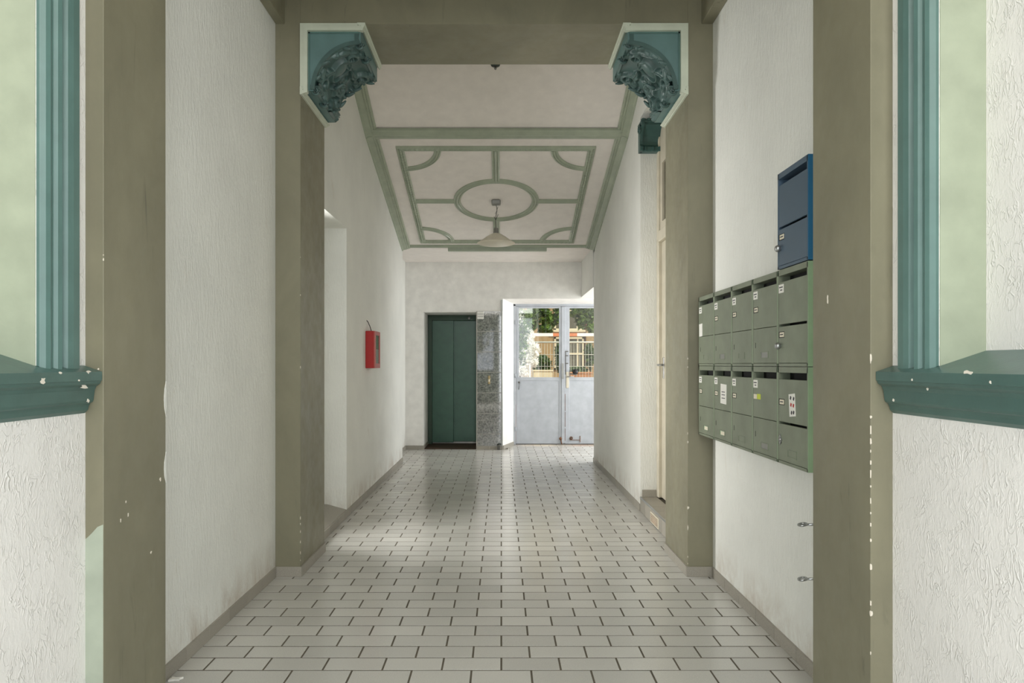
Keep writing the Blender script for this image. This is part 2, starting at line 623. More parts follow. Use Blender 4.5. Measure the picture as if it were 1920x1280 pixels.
def entry_wall(side, label):
    s = -1 if side == 'left' else 1
    xw = BAY0[0] if s < 0 else BAY0[1]
    xb = NBACK[0] if s < 0 else NBACK[1]
    mb = MB()
    W0, W1, WZ0, WZ1 = -1.32, .32, .22, 2.48          # added side-wall opening for the entry fill light, behind the viewer
    for (xa, xc) in ((xb, s * 1.9), (xb, xw)):
        ye = YA0 if xc != xw else NY0
        mb.box(xa, xc, -1.7, W0, 0, TOP)
        mb.box(xa, xc, W1, ye, 0, TOP)
        mb.box(xa, xc, W0, W1, 0, WZ0)
        mb.box(xa, xc, W0, W1, WZ1, TOP)
    mb.box(xb, xw, NY1, YA0, 0, TOP)
    mb.box(xb, xw, NY0, NY1, 0, EYE - 0.05)
    mb.box(xb, xw, NY0, NY1, NTOP, TOP)
    w_ = mb.build('wall_%s_entry' % side, 'stucco_coarse')
    tag(w_, label, 'wall', kind='structure')
    # painted reveals of the niche
    for (a, b) in ((NY0, NY0 + 0.003), (NY1 - 0.003, NY1)):
        MB().box(xb - s * 0.0, xw + s * 0.002, a, b, EYE - 0.04, NTOP).build('reveal', 'pale_green', w_)
    # moulded frame round the niche, on the wall face
    prof = [(0, 0), (0, .020), (.012, .026), (.040, .027), (.062, .024), (.070, .010), (.080, .009), (.086, .022),
            (.098, .030), (.112, .027), (.118, .018), (.124, .016), (.130, .022), (.142, .026), (.155, .021), (.163, .008), (.163, 0)]
    fr = MB()
    zb = EYE - 0.03
    # far leg, near leg, head
    fr.prism([(NY1 + .163 - p[0], xw - s * p[1]) for p in prof], zb, NTOP + .163, lambda u, v, w: (v, u, w))
    fr.prism([(NY0 - .163 + p[0], xw - s * p[1]) for p in prof], zb, NTOP + .163, lambda u, v, w: (v, u, w))
    fr.prism([(NTOP + .163 - p[0], xw - s * p[1]) for p in prof], NY0, NY1, lambda u, v, w: (v, w, u))
    o = fr.build('trim_%d' % (1 if s < 0 else 2), 'teal_paint')
    tag(o, 'teal moulded frame round the blind niche on the %s entry wall' % side, 'moulding', 'niche frames', 'structure')
    # sill
    pr = [(.053, -.022), (.0535, -.030), (.053, -.0485), (.050, -.050), (.047, -.058), (.036, -.066), (.033, -.073), (.031, -.077),
          (.027, -.108), (.024, -.114), (.017, -.118), (.013, -.126), (.010, -.138), (-.001, -.149)]
    poly = [(xw - s * p[0], EYE + p[1]) for p in pr] + [(xw + s * .02, EYE - .149), (xw + s * .02, EYE - .06),
                                                     (xb, EYE - .06), (xb, EYE + .038)]
    sl = MB()
    sl.prism(poly, NY0, NY1, XYZ_y)
    end = [(xw - s * p[0], EYE + p[1]) for p in pr] + [(xw + s * .001, EYE - .149), (xw + s * .001, EYE - .003)]
    sl.prism(end, NY1, YA0 - .004, XYZ_y)
    sl.prism(end, NY0 - .22, NY0, XYZ_y)
    o = sl.build('trim_%d' % (3 if s < 0 else 4), 'teal_sill')
    tag(o, 'dark teal moulded sill under the %s niche with chipped paint' % side, 'sill', 'niche sills', 'structure')
    rc = random.Random(side)
    chips = {'left': [(113, 699, .006, .004, .053), (80, 713, .011, .008, .053), (165, 697, .012, .005, .053), (158, 725, .018, .005, .044), (165, 751, .006, .006, .029), (148, 713, .004, .003, .053), (190, 692, .005, .003, .05)],
             'right': [(1815, 698, .018, .005, .053), (1857, 716, .004, .004, .053), (1739, 729, .004, .004, .04), (1675, 750, .004, .004, .029), (1710, 712, .003, .003, .053)]}[side]
    for (px, py, a, b, pj) in chips:
        X = xw - s * (pj + .0006)
        Y = X * 1310 / (px - 940)
        Y = min(Y, YA0 - .02)
        Z = EYE + (683 - py) * Y / 1310
        MB().prism(chipmesh(rc, a, b), X - .001, X + .001, lambda u, v, w: (w, Y + u, Z + v)).build('paint_chip', 'chip_plaster', o)
    return w_


entry_wall('left', 'coarse white stucco wall of the entry bay at the left picture edge')
entry_wall('right', 'coarse white stucco wall of the entry bay at the right picture edge')

# street front behind the viewer
mb = MB()
mb.box(-1.9, -1.18, -1.9, -1.7, 0, TOP)
mb.box(1.10, 1.9, -1.9, -1.7, 0, TOP)
mb.box(-1.18, 1.10, -1.9, -1.7, 3.95, TOP)
mb.box(-1.18, 1.10, -1.85, -1.75, 2.90, 3.02)
tag(mb.build('wall_street', 'stucco'), 'white street front wall with the entrance opening', 'wall', kind='structure')
d = empty('door_1', (-0.6, -1.8, 0), 'closed grey leaf of the street door with a barred glass panel', 'door', kind='structure')
mb = MB()
mb.box(-1.18, -0.80, -1.82, -1.77, 0.01, 2.9)
mb.box(-0.26, -0.03, -1.82, -1.77, 0.01, 2.9)
mb.box(-0.80, -0.26, -1.82, -1.77, 0.01, 1.10)
mb.box(-0.80, -0.26, -1.82, -1.77, 2.42, 2.9)
mb.build('leaf_frame', 'lift_frame_green', d)
for i in (1, 2):
    MB().box(-0.80 + .18 * i - .009, -0.80 + .18 * i + .009, -1.80, -1.78, 1.10, 2.42).build('glazing_bar', 'lift_frame_green', d)
for i in range(1, 5):
    z = 1.10 + 1.32 / 5 * i
    MB().box(-0.80, -0.26, -1.801, -1.781, z - .009, z + .009).build('glazing_bar', 'lift_frame_green', d)

# ------------------------------------------------------------------ arches (olive pilasters and beams)
def arch(name, y0, y1, label, zb, ztop):
    o = empty(name, (0, (y0 + y1) / 2, 0), label, 'arch', kind='structure')
    MB().cbox(-1.9, OPEN[0], y0, y1, 0, ztop, .0015).build('pilaster', 'olive_paint', o)
    MB().cbox(OPEN[1], 1.9, y0, y1, 0, ztop, .0015).build('pilaster', 'olive_paint', o)
    MB().cbox(OPEN[0] - .001, OPEN[1] + .001, y0, y1, zb, ztop, .0015).build('beam', 'olive_paint', o)
    return o


arch_near = arch('wall_arch_near', YA0, YA1, 'olive painted pilasters nearest the viewer with scuffs and white chips', ZB, TOP)
arch_far = arch('wall_arch_far', YB0, YB1, 'olive painted arch with carved corner brackets between mailbox bay and hall', ZB, TOP)

rc = random.Random(11)


def arris_chip(parent, X, Y, px, a, b):
    """a flake of missing paint on the vertical front arris at (X, Y); py given as pixel row, a half width, b half height"""
    Z = EYE + (683 - px) * Y / 1310
    s = -1 if X < 0 else 1
    if rc.random() < .2:
        return
    a, b = a * rc.uniform(.3, .65), b * rc.uniform(.4, .95)
    pts = [(max(-a * .9, u), v) for u, v in chipmesh(rc, a, b)]
    front = [(X + s * max(0, u + a * .3), Z + v) for u, v in pts]
    MB().prism(front, Y - .0012, Y + .0006, XYZ_y).build('paint_chip', 'chip_plaster', parent)
    side = [(Y + max(0, u * .8 + a * .3), Z + v) for u, v in pts]
    MB().prism(side, X - s * .0012, X + s * .0006, XYZ_x).build('paint_chip', 'chip_plaster', parent)


for (py, a, b) in ((672, .006, .017), (688, .003, .006), (782, .005, .012), (806, .005, .024), (826, .004, .014), (846, .003, .008), (866, .004, .012), (886, .005, .018),
                   (912, .003, .006), (940, .003, .012), (962, .004, .008), (984, .004, .009), (1012, .004, .014), (1030, .003, .009), (1062, .005, .010),
                   (1110, .008, .014), (1130, .004, .010), (1150, .010, .012), (1224, .003, .006)):
    arris_chip(arch_near, OPEN[1], YA0, py, a, b)
for (py, a, b) in ((487, .005, .007), (478, .003, .003)):
    arris_chip(arch_near, OPEN[0], YA0, py, a, b)
for (py, a, b) in ((828, .006, .012), (926, .005, .008), (952, .020, .022), (989, .010, .018), (1014, .006, .012), (1030, .004, .010), (1044, .004, .008), (1056, .004, .008), (672, .004, .010), (688, .004, .006), (812, .003, .008)):
    arris_chip(arch_far, OPEN[1], YB0, py, a, b)
for (py, a, b) in ((970, .006, .018), (1016, .006, .016), (982, .003, .014), (996, .003, .012), (1036, .003, .016), (1050, .003, .010), (688, .004, .012), (553, .003, .005), (482, .003, .005), (900, .003, .008)):
    arris_chip(arch_far, OPEN[0], YB0, py, a, b)
# loose flakes on the reveals and the pale patch low on the left front face
for (px, py, a, b) in ((1552, 562, .005, .014), (236, 940, .003, .006), (240, 965, .003, .005), (226, 975, .003, .006), (300, 898, .006, .007), (283, 1035, .005, .004)):
    s = -1 if px < 940 else 1
    X = OPEN[0] if s < 0 else OPEN[1]
    Y = X * 1310 / (px - 940)
    Z = EYE + (683 - py) * Y / 1310
    MB().prism([(Y + u, Z + v) for u, v in chipmesh(rc, a, b)], X - s * .0012, X + s * .001, XYZ_x).build('paint_chip', 'chip_plaster', arch_near)
zt = EYE + (683 - 985) * YA0 / 1310
poly = [(BAY0[0] - .01, 0.0), (OPEN[0] - .001, 0.0), (OPEN[0] - .001, zt + .003), (OPEN[0] - .018, zt - .004), (OPEN[0] - .034, zt - .022), (OPEN[0] - .046, zt - .034), (BAY0[0] - .01, zt - .05)]
MB().prism(poly, YA0 - .0006, YA0 + .002, XYZ_y).build('paint_patch', 'pale_patch_paint', arch_near)

# wavy plaster lip along the back edge of the near left reveal
rw = random.Random(2)
lip = []
zs = [0.0 + i * 0.008 for i in range(450)]
pts = []
for z in zs:
    yy = 683 - (z - EYE) * 1310 / YA1
    a = .0015 * math.sin(z * 9.1) + .0015 * rw.random() - .001
    if 720 < yy < 775:
        a += .013 * math.sin((yy - 720) / 55 * math.pi) ** .5
    if 850 < yy < 905:
        a += .010 * math.sin((yy - 850) / 55 * math.pi)
    pts.append((YA1 - .002 - max(0, a), z))
run = []
for p_ in pts + [(YA1, 9)]:
    if p_[0] < YA1 - .006:
        run.append(p_)
    elif run:
        if len(run) > 1:
            ring_ = [(YA1 + .002, run[0][1] - .02)] + run + [(YA1 + .002, run[-1][1] + .02)]
            MB().prism(ring_, OPEN[0] - .0008, OPEN[0] + .0012, XYZ_x).build('plaster_lip', 'stucco', arch_near)
        run = []

# ------------------------------------------------------------------ mailbox bay
for side, s, xw in (('left', -1, BAY1[0]), ('right', 1, BAY1[1])):
    o = MB().box(xw, s * 1.9, YA1, YB0, 0, TOP).build('wall_%s_bay' % side, 'stucco')
    tag(o, 'white combed stucco wall between the olive arches on the %s' % side, 'wall', kind='structure')
    xi = -1.308 if s < 0 else 1.208
    o = MB().cbox(xw, xi, YA1, YB0, ZB, 4.06, .003).build('trim_%d' % (5 if s < 0 else 6), 'olive_paint')
    tag(o, 'olive strip beam along the top of the %s bay wall' % side, 'beam', kind='structure')

# ------------------------------------------------------------------ ceilings
YT, ZT = 6.71, EYE + 2.222          # transverse moulding line
Y9, Z9 = 9.20, EYE + 1.530          # low end of the sloping ceiling
ZF = ZT + 0.44 * (YT - YB1)         # ceiling height at the far arch
c = MB()
c.box(-1.9, 1.9, -1.7, YA0, 4.06, 4.3)
c.box(-1.9, 1.9, YA1, YB0, 4.06, 4.3)
c.prism([(YB1, ZF), (YT, ZT), (Y9, Z9), (Y9, Z9 + .3), (YT, ZT + .3), (YB1, ZF + .3)], -1.9, 1.9, XYZ_x)
c.box(-1.9, 1.5, Y9, YE + .05, EYE + 1.54, EYE + 1.85)
c.box(1.215, 3.4, YH - .1, 11.4, 2.75, 3.0)
tag(c.build('ceiling', 'ceiling_white'), 'pinkish white ceiling sloping down towards the lift', 'ceiling', kind='structure')


class Plane:
    """a ceiling plane: (x, s) -> world, h metres below it"""
    def __init__(self, y0, z0, slope):
        th = math.atan(slope)
        self.o = Vector((0, y0, z0))
        self.es = Vector((0, math.cos(th), -math.sin(th)))
        self.n = Vector((0, -math.sin(th), -math.cos(th)))
        self.c = math.cos(th)

    def s(self, y):
        return (y - self.o.y) / self.c

    def p(self, x, s, h):
        return self.o + Vector((x, 0, 0)) + self.es * s + self.n * h


SL = Plane(YT, ZT, (ZT - Z9) / (Y9 - YT))
SF = Plane(YT, ZT, 0.44)


def mould(pl, path, prof, closed=False, rope=None):
    """sweep prof [(offset, height)] along path [(x, s)] lying on a ceiling plane"""
    P = [Vector(p) for p in path]
    n = len(P)
    rings, acc = [], 0.0
    for i, p in enumerate(P):
        a = P[(i - 1) % n] if (closed or i > 0) else p
        b = P[(i + 1) % n] if (closed or i < n - 1) else p
        t0 = (p - a).normalized() if (p - a).length > 1e-6 else (b - p).normalized()
        t1 = (b - p).normalized() if (b - p).length > 1e-6 else t0
        n0, n1 = Vector((-t0.y, t0.x)), Vector((-t1.y, t1.x))
        m = n0 + n1
        m = m / max(0.2, m.dot(n0)) if m.length > 1e-6 else n0
        if i > 0:
            acc += (p - P[i - 1]).length
        ring = []
        for (o, h) in prof:
            hh = h
            if rope and h > .02:
                hh = h + rope * math.sin(acc * 2 * math.pi / .05)
            q = p + m * o
            ring.append(pl.p(q.x, q.y, hh))
        rings.append(ring)
    k = len(prof)
    mb = MB()
    vs = [q for r_ in rings for q in r_]
    fs = []
    for i in range(n if closed else n - 1):
        j = (i + 1) % n
        for q in range(k - 1):
            fs.append((i * k + q, i * k + q + 1, j * k + q + 1, j * k + q))
    if not closed:
        fs += [tuple(range(k)), tuple((n - 1) * k + q for q in reversed(range(k)))]
    return mb.add(vs, fs)


def bead(wd, h=.026):
    return [(-wd / 2, -.003), (-wd / 2, h * .45), (-wd * .36, h * .72), (-wd * .26, h * .78), (-wd * .20, h * .5), (-wd * .10, h * .85), (0, h), (wd * .10, h * .85),
            (wd * .20, h * .5), (wd * .26, h * .78), (wd * .36, h * .72), (wd / 2, h * .45), (wd / 2, -.003)]


def densify(pts, step=.0125, closed=True):
    out = []
    n = len(pts)
    for i in range(n if closed else n - 1):
        a, b = Vector(pts[i]), Vector(pts[(i + 1) % n])
        m = max(1, int((b - a).length / step))
        out += [tuple(a.lerp(b, j / m)) for j in range(m)]
    if not closed:
        out.append(tuple(pts[-1]))
    return out


cornice = [(0, -.003), (0, .060), (.012, .060), (.020, .046), (.060, .040), (.066, .030), (.072, .034), (.082, .034), (.088, .022), (.094, .026), (.106, .024), (.112, .010), (.112, -.003)]
s9 = SL.s(9.16)
tr = empty('trim_7', (0, 7.9, SL.p(0, SL.s(7.9), 0).z), 'sage green cornice bands framing the sloping hall ceiling', 'cornice', kind='structure')
mould(SL, [(HALL[0], s9), (HALL[0], 0)], [(o, h) for o, h in cornice]).build('band', 'sage_trim', tr)
mould(SL, [(HALL[1], 0), (HALL[1], s9)], cornice).build('band', 'sage_trim', tr)
mould(SF, [(HALL[0], 0), (HALL[0], SF.s(YB1))], cornice).build('band', 'sage_trim', tr)
mould(SF, [(HALL[1], SF.s(YB1)), (HALL[1], 0)], cornice).build('band', 'sage_trim', tr)
wide = [(-.075, -.003), (-.075, .02), (-.055, .03), (-.045, .022), (-.02, .036), (.005, .036), (.012, .024), (.02, .024), (.03, .034), (.055, .030), (.075, .012), (.075, -.003)]
mould(SL, [(HALL[0] + .02, 0), (HALL[1] - .02, 0)], wide).build('band', 'sage_trim', tr)
mould(SL, [(HALL[0] + .02, s9 - .03), (HALL[1] - .02, s9 - .03)], bead(.06)).build('band', 'sage_trim', tr)
p = SL.p(0, s9, 0)
MB().cbox((840 - 940) * 9.15 / 1310, (1025 - 940) * 9.15 / 1310, 9.135, 9.195, p.z - .060, p.z + .01, .004).build('band', 'sage_trim', tr)

tr = empty('trim_8', (-.055, 7.98, SL.p(0, SL.s(7.98), 0).z), 'sage green ceiling rosette of a ring, crossbars and quarter arcs inside a rectangle', 'ceiling moulding', kind='structure')
rx0, rx1, rs0, rs1 = -1.010, 0.902, SL.s(6.957), SL.s(9.000)
mould(SL, densify([(rx0, rs0), (rx1, rs0), (rx1, rs1), (rx0, rs1)]), bead(.074), True, .004).build('rectangle', 'sage_trim', tr)
cx, cs = -.058, SL.s(7.985)
ring = [(cx + .447 * math.cos(2 * math.pi * i / 64), cs + .443 * math.sin(2 * math.pi * i / 64)) for i in range(64)]
mould(SL, ring, bead(.08), True).build('ring', 'sage_trim', tr)
for (a, b) in (((cx, rs0 + .03), (cx, cs - .42)), ((cx, cs + .42), (cx, rs1 - .03)), ((rx0 + .03, cs), (cx - .42, cs)), ((cx + .42, cs), (rx1 - .03, cs))):
    mould(SL, [a, b], bead(.082, .024)).build('crossbar', 'sage_trim', tr)
for (qx, qs, a0) in ((rx0, rs0, 0), (rx1, rs0, 90), (rx1, rs1, 180), (rx0, rs1, 270)):
    arc = [(qx + .375 * math.cos(R(a0 + 4 + 82 * i / 16)), qs + .375 * math.sin(R(a0 + 4 + 82 * i / 16))) for i in range(17)]
    mould(SL, arc, bead(.07)).build('quarter_arc', 'sage_trim', tr)

# ------------------------------------------------------------------ hall walls
RL0, RL1, RLZ = 4.86, 5.87, EYE + 1.143       # left doorway recess
mb = MB()
mb.box(-1.9, HALL[0], RL1, YH, 0, TOP)
mb.box(-1.9, HALL[0], YB1, RL0, 0, TOP)
mb.box(-1.9, HALL[0], RL0, RL1, RLZ, TOP)
mb.box(-1.9, -1.62, RL0, RL1, 0, .12)
mb.box(-2.0, -1.9, RL0 - .1, RL1 + .1, 0, RLZ + .1)  # unseen backing added behind the recess to block the sky light
mb.box(-1.9, XL, YH, YE + .9, 0, TOP)
wall_l = tag(mb.build('wall_left_hall', 'stucco'), 'white combed stucco wall of the hall on the left with a doorway recess', 'wall', kind='structure')
mb = MB().prism([(-1.62, 0), (HALL[0] - .002, 0), (HALL[0] - .002, .062), (-1.46, .105), (-1.62, .118)], RL0, RL1, XYZ_y)
tag(mb.build('door_step', 'base_tile'), 'worn sloping stone step in the left doorway recess', 'step')

# glazed door added behind the recess fill light, made up to go with it
d5 = empty('added_glazed_door', (-1.65, 5.36, .12), 'added cream glazed door, unseen, behind the fill light in the left doorway recess', 'door', kind='structure')
for (a, b, z0, z1) in ((RL0, RL0 + .07, .12, RLZ), (RL1 - .07, RL1, .12, RLZ), (RL0 + .07, RL1 - .07, RLZ - .08, RLZ), (RL0 + .07, RL1 - .07, .12, .32)):
    MB().cbox(-1.68, -1.625, a, b, z0, z1, .003).build('frame', 'door_cream', d5)
MB().box(-1.655, -1.651, RL0 + .06, RL1 - .06, .31, RLZ - .07).build('pane', 'clear_glass', d5)

RR0, RR1, RRZ, RRX = 4.86, 6.10, EYE + 2.15, 1.405   # right doorway recess
mb = MB()
mb.box(HALL[1], 1.9, RR1, YH, 0, TOP)
mb.box(HALL[1], 1.9, YB1, RR0, 0, TOP)
mb.box(HALL[1], 1.9, RR0, RR1, RRZ, TOP)
mb.box(1.47, 1.9, RR0, RR1, 0, RRZ)
mb.box(HALL[1] - .01, 1.5, YH, YE + .1, EYE + 1.012, TOP)
mb.box(1.9, 3.4, YH - .3, YH, 0, 3.0)
wall_r = tag(mb.build('wall_right_hall', 'stucco'), 'white combed stucco wall of the hall on the right with a raised doorway', 'wall', kind='structure')

# raised step in front of the flat door
st = empty('threshold_step', (1.31, 5.5, 0), 'tiled doorstep with a metal nosing and vent grille below the right doorway', 'step')
SX = HALL[1] - .006
MB().box(SX + .006, 1.47, RR0, RR1, 0, .118).build('core', 'grout', st)
for i in range(6):
    a = RR1 - .01 - i * .205
    MB().cbox(SX + .001, SX + .008, a - .201, a, .002, .118, .001).build('riser_tile', 'base_tile', st)
    MB().cbox(SX + .014, 1.355, a - .201, a, .117, .126, .001).build('tread_tile', 'base_tile', st)
MB().cbox(SX - .003, SX + .014, RR0, RR1 - .005, .114, .128, .002).build('nosing', 'steel', st)
MB().cbox(SX - .003, SX + .002, 5.37, 5.66, .012, .090, .001).build('vent_frame', 'plate_cream', st)
for i in range(6):
    MB().box(SX - .0045, SX - .002, 5.385, 5.645, .022 + i * .011, .026 + i * .011).build('vent_slot', 'rust', st)

# door to the flat, its frame and transom light
d3 = empty('door_3', (1.38, 5.45, .126), 'cream flat door with lever handle and transom in the right doorway', 'door', kind='structure')
MB().cbox(1.355, 1.412, 6.035, 6.099, .127, RRZ - .01, .006).build('frame_post', 'door_cream', d3)
MB().cbox(1.355, 1.412, RR0 + .002, RR0 + .06, .127, RRZ - .01, .006).build('frame_post', 'door_cream', d3)
MB().cbox(1.350, 1.418, RR0 + .03, 6.075, 2.335, 2.430, .008).build('transom_bar', 'door_cream', d3)
lf = MB().cbox(1.385, 1.425, RR0 + .06, 6.033, .132, 2.333, .002).build('leaf', 'door_cream', d3)
for (z0, z1) in ((.30, 1.0), (1.15, 2.2)):
    MB().cbox(1.380, 1.387, 5.02, 5.88, z0, z1, .003).build('panel', 'door_cream', lf)
MB().cbox(1.379, 1.386, 5.935, 5.975, EYE - .12, EYE + .06, .002).build('handle_plate', 'chrome_dull', lf)
MB().tube([(1.386, 5.955, EYE - .004), (1.345, 5.955, EYE - .004), (1.332, 5.950, EYE - .004), (1.328, 5.90, EYE - .006), (1.328, 5.84, EYE - .006)], .0095, 10).build('handle', 'steel', lf)
tw = MB()
tw.box(1.372, 1.412, RR0 + .06, 6.033, 2.432, 2.50)
tw.box(1.372, 1.412, RR0 + .06, 6.033, 3.0, RRZ - .012)
tw.box(1.372, 1.412, 5.955, 6.033, 2.50, 3.0)
tw.box(1.372, 1.412, RR0 + .06, RR0 + .13, 2.50, 3.0)
tf = tw.build('transom_frame', 'door_cream', d3)
MB().box(1.388, 1.394, RR0 + .13, 5.955, 2.50, 3.0).build('pane', 'window_dark', tf)

# ------------------------------------------------------------------ back wall, lift niche, splayed yard door opening
LX0, LX1, LZ, LY = -1.172, -.377, EYE + .787, 11.13
mb = MB()
mb.box(-1.9, LX0, YE, 11.6, 0, TOP)
mb.box(LX0, LX1, YE, 11.6, LZ, TOP)
mb.prism([(LX1, YE), (.024, YE), (.19, YD), (.19, 11.55), (LX1, 11.55)], 0, TOP, XYZ_z)
mb.prism([(YE, EYE + .988), (YD, EYE + .957), (11.55, EYE + .957), (11.55, 3.2), (YE, 3.2)], .024, 3.4, XYZ_x)
mb.box(1.84, 3.4, YD - .1, 11.55, 0, 3.0)
mb.box(LX0, LX1, LY + .14, 11.6, 0, LZ)
wall_b = tag(mb.build('wall_back', 'back_white'), 'smooth white back wall round the lift and the yard door', 'wall', kind='structure')
mb = MB()
mb.box(3.2, 3.4, YH - .3, 9.30, 0, 3.0)
mb.box(3.2, 3.4, 10.90, 11.4, 0, 3.0)
mb.box(3.2, 3.4, 9.30, 10.90, 0, .6)
mb.box(3.2, 3.4, 9.30, 10.90, 2.45, 3.0)
tag(mb.build('wall_right_stair', 'back_white'), 'white wall of the side passage with its window opening', 'wall', kind='structure')

# lift
lift = empty('door_2', (-.775, LY, 0), 'dark green two-leaf lift door in its recess in the back wall', 'lift door', kind='structure')
fm = MB()
fm.cbox(LX0 + .001, LX0 + .068, LY, LY + .12, .012, LZ - .005, .003)
fm.cbox(LX1 - .025, LX1 - .001, LY, LY + .12, .012, LZ - .005, .003)
fm.cbox(LX0 + .06, LX1 - .02, LY, LY + .12, LZ - .085, LZ - .005, .003)
fr_ = fm.build('frame', 'lift_frame_green', lift)
MB().lathe([(.001, -.010), (.020, -.010), (.024, -.004), (.024, .002)], ((880 - 940) * LY / 1310, LY, EYE + 87 * LY / 1310), 20, 'y').build('indicator', 'chrome_dull', fr_)
xm = (850 - 940) * LY / 1310
MB().cbox(LX0 + .066, xm, LY + .045, LY + .09, .035, LZ - .083, .004).build('leaf', 'lift_green', lift)
MB().cbox(xm - .01, LX1 - .022, LY + .085, LY + .12, .045, LZ - .083, .004).build('leaf', 'lift_green', lift)
MB().cbox(LX0 + .01, LX1 - .005, YE + .03, LY + .12, .0008, .012, .002).build('threshold', 'threshold_brown', lift)

# granite cladding beside the lift
gr = empty('granite_cladding', (-.18, YE, 0), 'polished grey granite tiles with pale joints between lift and yard door', 'cladding')
MB().box(LX1 + .002, .006, YE - .010, YE + .001, .05, EYE + .803).build('mortar', 'granite_joint', gr)
jy = [583, 621.4, 659.6, 698, 736, 775, 813, 836]
for a, b in zip(jy[:-1], jy[1:]):
    MB().cbox(LX1 + .014, -.004, YE - .014, YE - .008, EYE + (683 - b) * YE / 1310 + .004, EYE + (683 - a) * YE / 1310 - .004, .001).build('tile', 'granite', gr)
MB().cbox(-.002, .020, YE - .016, YE + .001, .05, EYE + .97, .003).build('edge_strip', 'chrome_dull', gr)
cb = empty('call_button', ((917 - 940) * YE / 1310, YE - .016, EYE - .235), 'small brass lift call button plate on the granite', 'button')
bx = (917 - 940) * YE / 1310
MB().cbox(bx - .016, bx + .016, YE - .019, YE - .0142, EYE - .295, EYE - .170, .002).build('plate', 'brass', cb)
MB().cbox(bx - .010, bx + .010, YE - .026, YE - .019, EYE - .262, EYE - .222, .002).build('push_button', 'plate_cream', cb)
nb = empty('notice_box', ((901 - 940) * YE / 1310, YE - .016, EYE + .69), 'small white notice plate at the top of the granite beside the lift', 'sign')
x0, x1 = (895 - 940) * YE / 1310, (907 - 940) * YE / 1310
z0, z1 = EYE + (683 - 598) * YE / 1310, EYE + (683 - 584) * YE / 1310
MB().cbox(x0, x1, YE - .030, YE - .0142, z0, z1, .002).build('plate', 'paper', nb)
for q in (.33, .66):
    MB().box(x0 + .006, x1 - .006, YE - .0306, YE - .0298, z0 + (z1 - z0) * q - .002, z0 + (z1 - z0) * q + .002).build('line', 'paper_ink', nb)
ds = empty('door_stop', ((936 - 940) * YE / 1310, YE - .05, 0), 'dark grey door stop clamp at the foot of the granite', 'door stop')
x = (936 - 940) * YE / 1310
MB().cbox(x - .030, x + .020, YE - .06, YE - .017, .001, .075, .008).build('body', 'wire_grey', ds)
MB().tube([(x - .03, YE - .04, .07), (x - .005, YE - .045, .092), (x + .03, YE - .04, .080)], .009, 8).build('clip', 'dark_fixture', ds)

# ------------------------------------------------------------------ baseboards (row of separate tiles)
def base_run(parent, p0, p1, nrm, h=.060, th=.010, ln=.25, mat='base_tile', z0=.0006):
    P0, P1, N = Vector(p0), Vector(p1), Vector(nrm)
    d = (P1 - P0)
    L = d.length
    t = d / L
    n = max(1, round(L / ln))
    for i in range(n):
        a, b = L * i / n + .0015, L * (i + 1) / n - .0015
        q = [P0 + t * a, P0 + t * b, P0 + t * b + N * th, P0 + t * a + N * th]
        mb = MB().prism([(v.x, v.y) for v in q], z0, z0 + h, XYZ_z)
        mb.build('base_tile', mat, parent)


bl = empty('baseboard_left', (-1.3, 3.4, 0), 'speckled stone skirting tiles along the left walls', 'baseboard', kind='structure')
br = empty('baseboard_right', (1.2, 3.4, 0), 'speckled stone skirting tiles along the right walls', 'baseboard', kind='structure')
bb = empty('baseboard_back', (-1.3, YE, 0), 'speckled stone skirting tiles along the back wall', 'baseboard', kind='structure')
for par, i, s in ((bl, 0, 1), (br, 1, -1)):
    base_run(par, (BAY0[i], .0), (BAY0[i], YA0 - .012), (s, 0))
    base_run(par, (BAY0[i], YA0), (OPEN[i] + s * .010, YA0), (0, -1))
    base_run(par, (OPEN[i], YA0), (OPEN[i], YA1), (s, 0))
    base_run(par, (BAY1[i], YA1), (BAY1[i], YB0 - .011), (s, 0))
    base_run(par, (BAY1[i], YB0), (OPEN[i] + s * .010, YB0), (0, -1))
    base_run(par, (OPEN[i], YB0), (OPEN[i], YB1), (s, 0))
base_run(bl, (HALL[0], YB1), (HALL[0], YH), (1, 0))
base_run(br, (HALL[1], RR1 + .002), (HALL[1], YH), (-1, 0))
base_run(br, (HALL[1] + .012, RR1), (1.352, RR1), (0, -1), z0=.127)
base_run(bb, (XL, YH), (XL, YE - .011), (1, 0))
base_run(bb, (XL, YE), (LX0 + .010, YE), (0, -1))
base_run(bb, (LX0, YE), (LX0, LY), (1, 0))
base_run(bb, (LX1, YE), (.024, YE), (0, -1), h=.05)
nv = Vector((YD - YE, -(.19 - .024))).normalized()
base_run(bb, (.026, YE), (.19, YD), (nv.x, nv.y))

# ------------------------------------------------------------------ yard door (two leaves, half glazed)
yd = empty('door_4', (.99, YD + .05, 0), 'white grey half-glazed double door to the sunny yard', 'door', kind='structure')
DZ = EYE + .955
YQ = YD + .03


def px(x, y=YQ):
    return (x - 940) * y / 1310


def pz(y, yy=YQ):
    return EYE + (683 - y) * yy / 1310


mb = MB()
mb.cbox(.185, px(967), YQ - .01, YQ + .07, .01, DZ, .003)
mb.cbox(1.80, 1.85, YQ - .01, YQ + .07, .01, DZ, .003)
mb.cbox(.185, 1.85, YQ - .01, YQ + .07, DZ - .03, DZ + .01, .003)
mb.build('frame', 'door_grey', yd)
xl0, xl1, xr0, xr1 = px(967) + .004, px(1056.5), px(1059.5), 1.798


